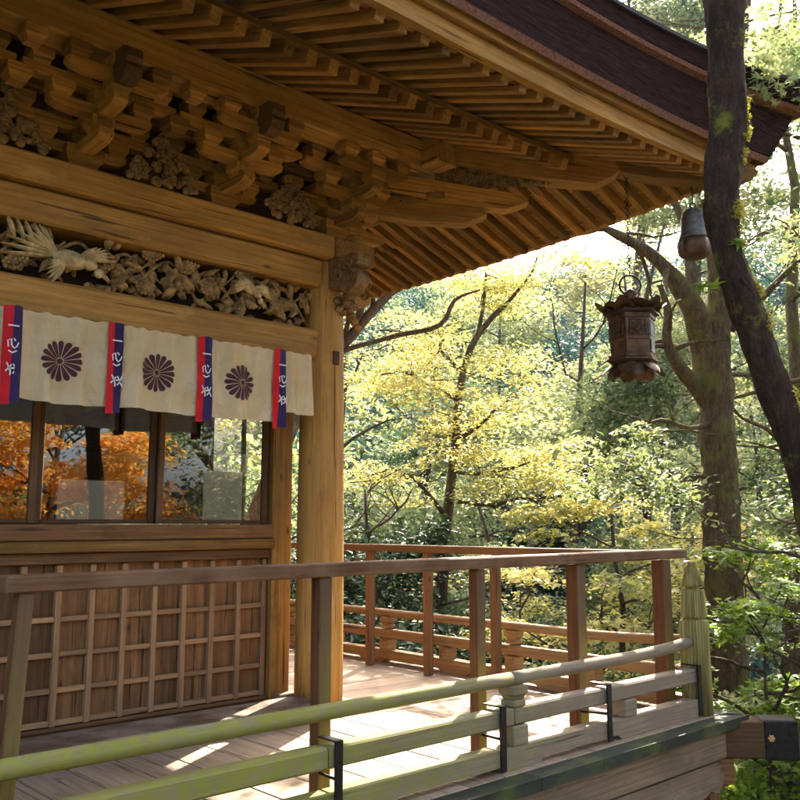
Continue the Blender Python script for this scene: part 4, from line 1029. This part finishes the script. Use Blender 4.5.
put('moss_tufts', leaves_me([tuple(c) for c in MC], [rr.uniform(.02, .045) for _ in MC], 90, .013, .9, 9, 'kite', 1.2), near, K['moss_tuft'])
C = [px3(760+rr.uniform(-90, 120), -150+rr.uniform(-160, 40), 4.6+rr.uniform(-.6, 1.4)) for _ in range(16)]
C += [px3(775+rr.uniform(-25, 60), 45+rr.uniform(-60, 60), 6.2+rr.uniform(-.5, .9)) for _ in range(12)]
put('crown', leaves_me([tuple(c) for c in C], [.5]*16+[.34]*12, 110, .065, .4, 8, 'maple'), near, K['lf_lime'])
big = thing('forked_tree', 'thick mossy forked trunk standing behind the hanging lantern and the ribbed post', 'tree', bp(727, 10.4))
b0 = px3(730, 700, 10.4); gb = gz(b0.x, b0.y); 
P, Rr = ppath([(728, 830, 54, None), (728, 740, 46, None), (727, 680, 42, None), (724, 600, 40, None), (721, 520, 41, None), (718, 450, 39, None), (716, 400, 38, None), (716, 350, 33, None), (720, 300, 28, None), (719, 250, 25, None), (722, 190, 22, None), (735, 120, 18, None), (742, 40, 14, None), (752, -60, 9, None)], 10.4)
P.insert(0, Vector((P[0].x, P[0].y, gb-.3))); Rr.insert(0, Rr[0]*1.15)
Rr = [q*.88 for q in Rr]; mb = MB(); v, f = rough_limb(P, Rr); mb.add(v, f)
LB = [[(712, 392, 34, None), (703, 350, 34, None), (694, 310, 30, 10.2), (672, 276, 22, 10.1), (648, 252, 15, 10.0), (620, 236, 12, 9.9), (600, 226, 9, 9.8)],
      [(706, 402, 20, None), (690, 380, 18, 10.3), (676, 362, 17, 10.1), (667, 340, 13, 10.0), (668, 312, 10, 10.0), (660, 285, 7, 10)],
      [(690, 300, 16, 10.2), (690, 260, 14, 10.3), (684, 225, 10, 10.3), (660, 170, 8, 10.3)],
      [(716, 422, 7, 10.4), (690, 428, 6, 10), (660, 420, 5, 9.7), (636, 432, 3, 9.5)],
      [(712, 478, 6, 10.3), (690, 476, 5, 10), (668, 490, 4, 9.8), (650, 485, 3, 9.6)],
      [(730, 330, 12, 10.4), (760, 300, 9, 10.2), (800, 260, 6, 10), (835, 240, 4, 10)],
      [(736, 120, 12, 10.4), (765, 90, 9, 10.2), (800, 70, 8, 10), (840, 40, 5, 10)],
      [(738, 90, 12, 10.4), (770, 30, 11, 10.4), (800, 50, 9, 10.2), (830, 70, 6, 10)],
      [(727, 560, 8, 10.3), (750, 540, 6, 10), (772, 548, 4, 9.8), (800, 530, 3, 9.6)]]
ends = []
for i, L_ in enumerate(LB):
    P2, R2 = ppath(L_, 10.4); R2 = [q*.8 for q in R2]; v, f = limb_vf(P2, R2, 12, i); mb.add(v, f); ends.append(P2[-1])
    for j in range(4):
        k = rr.randrange(len(P2)//2, len(P2)); Q, Qr, _ = wander(P2[k], (rr.gauss(0, 1), rr.gauss(0, 1), rr.gauss(.1, .5)), rr.uniform(.6, 1.4), max(.012, R2[k]*.5), .005, rr); v, f = limb_vf(Q, Qr, 5, j); mb.add(v, f); ends += [Q[-1], Q[4]]
put('trunk', mb.me(True), big, K['bark_moss'])
C = [tuple(e+Vector((rr.gauss(0, .25), rr.gauss(0, .25), rr.gauss(.05, .2)))) for e in ends for _ in range(2)]
def pix(c):
    q = Vector(c)-CAM; z = q.dot(FW); return 400+F*q.dot(RT)/z, 400-F*q.dot(UP)/z
C = [c for c in C if keeps_sun(c) and not (690 < pix(c)[0] < 765 and 270 < pix(c)[1] < 720)]
put('crown', leaves_me(C, [rr.uniform(.3, .65) for _ in C], 130, .075, .35, 12), big, K['lf_lime'])
# --- named trees of the middle distance
t1 = thing('forked_maple', 'thin dark forked maple with yellow leaves in the gap right of the round pillar', 'tree', bp(452, 13))
P, Rr = ppath([(438, 640, 14, None), (444, 560, 11, None), (450, 490, 10, None), (456, 440, 9, None), (459, 395, 8, None), (470, 350, 7, None), (490, 320, 6, 12.8), (510, 300, 4, 12.7), (530, 275, 3, 12.6), (538, 255, 2, 12.5)], 13)
P.insert(0, Vector((P[0].x, P[0].y, gz(P[0].x, P[0].y)-.2))); Rr.insert(0, Rr[0]*1.3)
mb = MB(); v, f = limb_vf(P, Rr, 9, 3); mb.add(v, f); ends = [P[-1], P[-6]]
for L_ in ([(478, 335, 5, 12.9), (484, 300, 4, 13), (486, 270, 2, 13)], [(457, 440, 5, 13), (480, 425, 4, 12.6), (500, 405, 3, 12.4), (512, 400, 2, 12)], [(458, 400, 5, 13), (430, 385, 4, 12.7), (405, 372, 3, 12.4), (380, 375, 2, 12)],
           [(462, 372, 5, 13), (440, 350, 4, 13), (440, 335, 3, 13), (380, 330, 2, 12.5)], [(452, 470, 5, 13), (470, 474, 4, 12.6), (505, 470, 3, 12.3), (530, 462, 2, 12)], [(448, 520, 6, 13), (425, 490, 4, 12.8), (400, 470, 3, 12.6), (372, 475, 2, 12.4)],
           [(450, 500, 5, 13), (490, 505, 4, 12.5), (525, 498, 3, 12.2), (548, 510, 2, 12)]):
    P2, R2 = ppath(L_, 13); v, f = limb_vf(P2, R2, 6, 1); mb.add(v, f); ends += [P2[-1], P2[len(P2)//2], P2[-3]]
    for j in range(3):
        k = rr.randrange(4, len(P2)); Q, Qr, _ = wander(P2[k], (rr.gauss(0, 1), rr.gauss(0, 1), rr.gauss(.1, .4)), rr.uniform(.6, 1.2), .012, .005, rr); v, f = limb_vf(Q, Qr, 5, j); mb.add(v, f); ends += [Q[-1]]
put('trunk', mb.me(True), t1, K['bark'])
C = [tuple(Vector(e)+Vector((rr.gauss(0, .3), rr.gauss(0, .3), rr.gauss(.02, .12)))) for e in ends for _ in range(2)]
C = [c for c in C if not (c[0] < 7.3 and c[2] > 2.7)]
put('crown', leaves_me(C, [rr.uniform(.35, .75) for _ in C], 260, .06, .22, 14, 'kite', .4), t1, K['lf_yellow'])
t2 = thing('slanting_tree', 'grey slanting trunk with yellow leaves seen right beside the top of the round pillar', 'tree', bp(250, 10))
P, Rr = ppath([(240, 560, 18.6, None), (290, 430, 16.1, None), (330, 360, 13.6, None), (352, 335, 11.2, None), (375, 308, 9.9, None), (400, 285, 8.1, None), (430, 255, 10, None)], 9.5)
P.insert(0, Vector((P[0].x, P[0].y, gz(P[0].x, P[0].y)-.2))); Rr.insert(0, Rr[0]*1.2)
mb = MB(); v, f = limb_vf(P, Rr, 10, 3); mb.add(v, f); ends = [P[-1]]
for L_ in ([(340, 352, 7, None), (362, 345, 5, None), (400, 335, 6, None), (440, 325, 5, 9.3), (455, 300, 4, 9.2), (480, 290, 2, 9)], [(358, 328, 10, None), (363, 290, 8, None), (366, 250, 6, None)], [(372, 312, 6, None), (378, 280, 4, None), (396, 250, 3, None)],
           [(345, 345, 7, None), (352, 310, 5, None), (380, 290, 4, None), (410, 270, 3, None)]):
    P2, R2 = ppath(L_, 9.5); v, f = limb_vf(P2, R2, 6, 1); mb.add(v, f); ends += [P2[-1], P2[len(P2)//2]]
put('trunk', mb.me(True), t2, K['bark_pale'])
C = [tuple(Vector(e)+Vector((rr.gauss(0, .35), rr.gauss(0, .35), rr.gauss(.1, .2)))) for e in ends for _ in range(3)]
C = [c for c in C if not (c[0] < 7.1 and c[2] > 2.7)]
put('crown', leaves_me(C, [rr.uniform(.3, .55) for _ in C], 110, .07, .3, 15, 'kite', .45), t2, K['lf_yellow'])
gen(500, 440, 17, 'pine_tree', 'pale layered pine low between the thin maple and the cedar trunk', 'tree', 1.9, 'lf_pale', 'bark', seed=31, nclump=46, cnt=420, lsize=.07, flat=.25, crad=.7, trunk_r=.13)
gen(533, 400, 24, 'cedar_tree', 'tall cedar with a pale straight trunk and teal needles in the middle of the valley', 'tree', 2.0, 'lf_teal', 'bark_pale', seed=32, nclump=40, cnt=300, lsize=.15, flat=.5, crad=.9, trunk_r=.27, crown_lo=.5)
gen(608, 400, 12.5, 'yellow_maple', 'airy yellow maple right above the far end of the handrail', 'tree', 2.0, 'lf_yellow', 'bark', seed=33, nclump=60, cnt=190, lsize=.085, flat=.2, crad=.62, trunk_r=.075, shape='kite', jit=.4)
gen(665, 470, 14, 'young_maple', 'low cream yellow maple just left of the thick forked trunk', 'tree', 1.5, 'lf_pale', 'bark', seed=34, nclump=40, cnt=220, lsize=.08, flat=.22, crad=.6, trunk_r=.06)
gen(585, 205, 20, 'broadleaf_tree', 'yellow green tree filling the space between the roof edge and the lantern', 'tree', 3.2, 'lf_lime', 'bark', seed=35, nclump=60, cnt=330, lsize=.11, flat=.4, crad=1.0, trunk_r=.16)
gen(665, 130, 18, 'broadleaf_tree', 'tall olive tree behind the lantern and the wind bell', 'tree', 3.0, 'lf_lime', 'bark', seed=36, nclump=64, cnt=330, lsize=.10, flat=.4, crad=.9, trunk_r=.18)
gen(775, -110, 15, 'broadleaf_tree', 'tall green tree filling the upper right beside the roof corner', 'tree', 3.2, 'lf_green', 'bark_moss', seed=37, nclump=70, cnt=300, lsize=.095, flat=.35, crad=.85, trunk_r=.2)
gen(850, -120, 12, 'broadleaf_tree', 'green tree leaning in from the right edge above the maple sprays', 'tree', 3.0, 'lf_lime', 'bark_moss', seed=38, nclump=60, cnt=260, lsize=.08, flat=.3, crad=.75, trunk_r=.17)
gen(790, 330, 19, 'evergreen_tree', 'dark evergreen between the forked trunk and the right edge', 'tree', 2.4, 'lf_green', 'bark', seed=39, nclump=60, cnt=330, lsize=.10, flat=.45, crad=.9, trunk_r=.14)
gen(420, 250, 21, 'broadleaf_tree', 'yellow green tree behind the thin forked maple', 'tree', 3.4, 'lf_lime', 'bark', seed=40, nclump=64, cnt=330, lsize=.11, flat=.4, crad=1.0, trunk_r=.18)
gen(340, 260, 18, 'broadleaf_tree', 'green tree glimpsed past the left side of the round pillar', 'tree', 3.2, 'lf_green', 'bark', seed=41, nclump=56, cnt=330, lsize=.11, flat=.4, crad=1.0, trunk_r=.18)
gen(500, 250, 27, 'broadleaf_tree', 'olive tree below the blue green hilltop, behind the forks of the thin maple', 'tree', 3.0, 'lf_green', 'bark', seed=42, nclump=60, cnt=300, lsize=.14, flat=.45, crad=1.1, trunk_r=.2)
gen(375, 430, 11.5, 'camellia_tree', 'dark glossy evergreen tree low beside the round pillar behind the railing', 'tree', 1.5, 'lf_dark', 'bark', seed=43, nclump=56, cnt=330, lsize=.085, flat=.6, crad=.6, trunk_r=.08, shape='oval', crown_lo=.15)
gen(440, 520, 12.0, 'evergreen_shrub', 'dark glossy shrub behind the middle of the side railing', 'shrub', 1.5, 'lf_dark', 'bark', seed=44, nclump=60, cnt=330, lsize=.085, flat=.6, crad=.6, trunk_r=.06, shape='oval', crown_lo=.1)
gen(525, 540, 12.5, 'evergreen_shrub', 'speckled green shrub behind the railing left of the far corner', 'shrub', 1.5, 'lf_green', 'bark', seed=45, nclump=60, cnt=330, lsize=.075, flat=.5, crad=.6, trunk_r=.05, crown_lo=.1)
gen(600, 560, 11.5, 'evergreen_shrub', 'loose green shrub seen through the last bay of the railing', 'shrub', 1.4, 'lf_green', 'bark', seed=46, nclump=50, cnt=300, lsize=.07, flat=.5, crad=.55, trunk_r=.05, crown_lo=.1)
gen(300, 470, 11, 'camellia_tree', 'dark glossy evergreen tree seen in the slit between door post and pillar', 'tree', 1.5, 'lf_dark', 'bark', seed=47, nclump=50, cnt=330, lsize=.085, flat=.6, crad=.65, trunk_r=.08, shape='oval', crown_lo=.1)
gen(230, 400, 15, 'broadleaf_tree', 'green tree beyond the side windows of the hall', 'tree', 3, 'lf_green', 'bark', seed=48, nclump=60, cnt=300, lsize=.10, flat=.5, crad=.9, trunk_r=.16, crown_lo=.1)
gen(675, 590, 11.5, 'low_shrub', 'pale low shrub at the foot of the forked trunk', 'shrub', 1.0, 'lf_pale', 'bark', seed=49, nclump=40, cnt=260, lsize=.06, flat=.5, crad=.45, trunk_r=.03, crown_lo=.1)
gen(762, 575, 7.6, 'green_maple', 'fresh green maple sprays at the right edge above the joist cap', 'tree', .85, 'lf_fresh', 'bark', seed=50, nclump=34, cnt=85, lsize=.075, flat=.2, crad=.34, trunk_r=.035, shape='maple', jit=.4, crown_lo=.35)
gen(812, 430, 7.2, 'green_maple', 'bright maple sprays hanging in at the right edge under the leaning trunk', 'tree', 1.0, 'lf_fresh', 'bark', seed=51, nclump=34, cnt=80, lsize=.075, flat=.2, crad=.34, trunk_r=.04, shape='maple', jit=.4, crown_lo=.45)
gen(770, 668, 8.4, 'low_shrub', 'sunlit cream green bush right of the joist cap', 'shrub', .9, 'lf_pale', 'bark', seed=52, nclump=40, cnt=220, lsize=.06, flat=.35, crad=.42, trunk_r=.03, crown_lo=.1)
gen(735, 745, 8.6, 'low_shrub', 'green bush below the corner joist', 'shrub', 1.0, 'lf_green', 'bark', seed=53, nclump=40, cnt=220, lsize=.06, flat=.4, crad=.42, trunk_r=.03, crown_lo=.1)
gen(815, 720, 7.0, 'low_shrub', 'bright green bush in the lower right corner', 'shrub', .8, 'lf_fresh', 'bark', seed=54, nclump=36, cnt=200, lsize=.055, flat=.35, crad=.36, trunk_r=.03, crown_lo=.1)
gen(690, -70, 26, 'broadleaf_tree', 'green tree with reddish leaf tips showing above the roof edge', 'tree', 4, 'lf_lime', 'bark', seed=55, nclump=70, cnt=280, lsize=.14, flat=.4, crad=1.2, trunk_r=.22)
make_tree('broadleaf_tree', 'dense dark tree out of view, added at the forecourt edge to shade the ground', 'tree', (8.6, -.6, -1.45), 7.5, 2.6, 'lf_green', 'bark', seed=71, nclump=70, cnt=320, lsize=.11, flat=.5, crad=.9, trunk_r=.15, crown_lo=.45)  # unseen crown added to throw shade over the forecourt
gen(640, -130, 44, 'tall_tree', 'tall far tree topping the roof edge, with pinkish leaf tips', 'tree', 5, 'lf_pale', 'bark', seed=72, nclump=80, cnt=300, lsize=.20, flat=.45, crad=1.9, trunk_r=.35, crown_lo=.5)
gen(735, -130, 42, 'tall_tree', 'tall far green tree in the gap between roof corner and leaning trunk', 'tree', 5, 'lf_green', 'bark', seed=73, nclump=80, cnt=300, lsize=.20, flat=.45, crad=1.9, trunk_r=.35, crown_lo=.5)
gen(478, 262, 31, 'hillside_tree', 'olive tree closing the skyline under the eave, above the forks of the thin maple', 'tree', 3.6, 'lf_lime', 'bark', seed=74, nclump=70, cnt=280, lsize=.15, flat=.5, crad=1.3, trunk_r=.2, crown_lo=.2)
gen(645, 205, 30, 'hillside_tree', 'pale tree closing the skyline behind the chain of the lantern', 'tree', 4.0, 'lf_pale', 'bark', seed=75, nclump=80, cnt=280, lsize=.15, flat=.5, crad=1.4, trunk_r=.2, crown_lo=.2)
# --- trees across the forecourt, met only as reflections in the window panes
def fx(x, y, H, *a, **k): make_tree(a[0], a[1], 'tree', (x, y, gz(x, y)), H, *a[2:], **k)
fx(6.3, -5.2, 5.6, 'orange_maple', 'orange maple mirrored in the leftmost window panes', 2.3, 'lf_orange', 'bark_dark', seed=60, nclump=60, cnt=240, lsize=.10, flat=.22, crad=.75, trunk_r=.17, crown_lo=.42)
fx(4.2, -6.0, 5.2, 'orange_maple', 'orange maple mirrored at the left edge of the glass', 2.2, 'lf_orange', 'bark_dark', seed=61, nclump=50, cnt=240, lsize=.10, flat=.22, crad=.75, trunk_r=.14, crown_lo=.4)
fx(10.4, -6.6, 3.6, 'red_maple', 'low red maple mirrored at the bottom of the third pane', 1.9, 'lf_red', 'bark_dark', seed=62, nclump=44, cnt=240, lsize=.10, flat=.25, crad=.7, trunk_r=.1, crown_lo=.25)
fx(11.9, -9.2, 8.5, 'tall_tree', 'thick dark trunk mirrored in the pane left of the door post', 2.8, 'lf_green', 'bark', seed=63, nclump=50, cnt=280, lsize=.12, flat=.4, crad=1.0, trunk_r=.5, crown_lo=.5)
fx(12.9, -7.4, 6.5, 'broadleaf_tree', 'pale green tree mirrored in the pane nearest the pillar', 2.8, 'lf_pale', 'bark', seed=64, nclump=60, cnt=300, lsize=.11, flat=.5, crad=.9, trunk_r=.15, crown_lo=.1)
fx(8.0, -11, 8, 'broadleaf_tree', 'green tree mirrored behind the orange maple', 3.2, 'lf_green', 'bark', seed=65, nclump=60, cnt=300, lsize=.13, flat=.5, crad=1.1, trunk_r=.2, crown_lo=.1)
fx(2.0, -12, 8, 'broadleaf_tree', 'dark green tree mirrored behind the leftmost orange leaves', 3.2, 'lf_green', 'bark', seed=66, nclump=60, cnt=300, lsize=.13, flat=.5, crad=1.1, trunk_r=.2, crown_lo=.1)
# --- the wooded slope
rr = random.Random(99); C = {'lf_lime': [], 'lf_teal': [], 'lf_green': [], 'lf_yellow': []}
for i in range(900):
    d = 25+105*rr.random()**.8; px = rr.uniform(250, 900); p = px3(px, 500, d); z = gz(p.x, p.y); h = rr.uniform(2.5, 6)
    k = rr.choice(['lf_lime', 'lf_lime', 'lf_green', 'lf_yellow', 'lf_teal'] if d < 60 else ['lf_teal', 'lf_teal', 'lf_green', 'lf_lime'])  # farther crowns mostly teal, with valley haze put into their colour
    if 530 < px < 600 and d < 70: k = 'lf_teal'
    for _ in range(4): C[k].append((p.x+rr.gauss(0, 1), p.y+rr.gauss(0, 1), z+h*rr.uniform(.35, 1)))
for k, L_ in C.items():
    o = put('wooded_hillside', leaves_me(L_, [rr.uniform(1.1, 2.0) for _ in L_], 75, .34, .75, 5, 'kite', .8), None, K[k])
    tag(o, {'lf_lime': 'yellow green crowns of the far wood rising across the valley', 'lf_teal': 'blue green conifers of the far wood across the valley', 'lf_green': 'olive crowns of the far wood across the valley', 'lf_yellow': 'yellow autumn crowns scattered through the far wood'}[k], 'woodland', 'far wood across the valley', 'stuff')

# ------------------------------------------------------------------ the air of the valley
hm, n, out = newmat('valley_air'); pv = N(n, 'ShaderNodeVolumePrincipled'); pv.inputs['Color'].default_value = (.80, .90, 1.0, 1); pv.inputs['Density'].default_value = .00018; pv.inputs['Anisotropy'].default_value = .3
n.links.new(pv.outputs[0], out.inputs['Volume'])
x0, x1, y0, y1, z0, z1 = -265, 445, -265, 445, -12, 75
v = [(a, b_, c_) for c_ in (z0, z1) for a, b_ in ((x0, y0), (x1, y0), (x1, y1), (x0, y1))]
hz = put('haze', mesh(v, [(3, 2, 1, 0), (4, 5, 6, 7), (0, 1, 5, 4), (1, 2, 6, 5), (2, 3, 7, 6), (3, 0, 4, 7)]), None, hm); hz['kind'] = 'stuff'
hz['label'] = 'thin bluish valley air that pales the far trees'; hz['category'] = 'haze'
cy.volume_bounces = 0
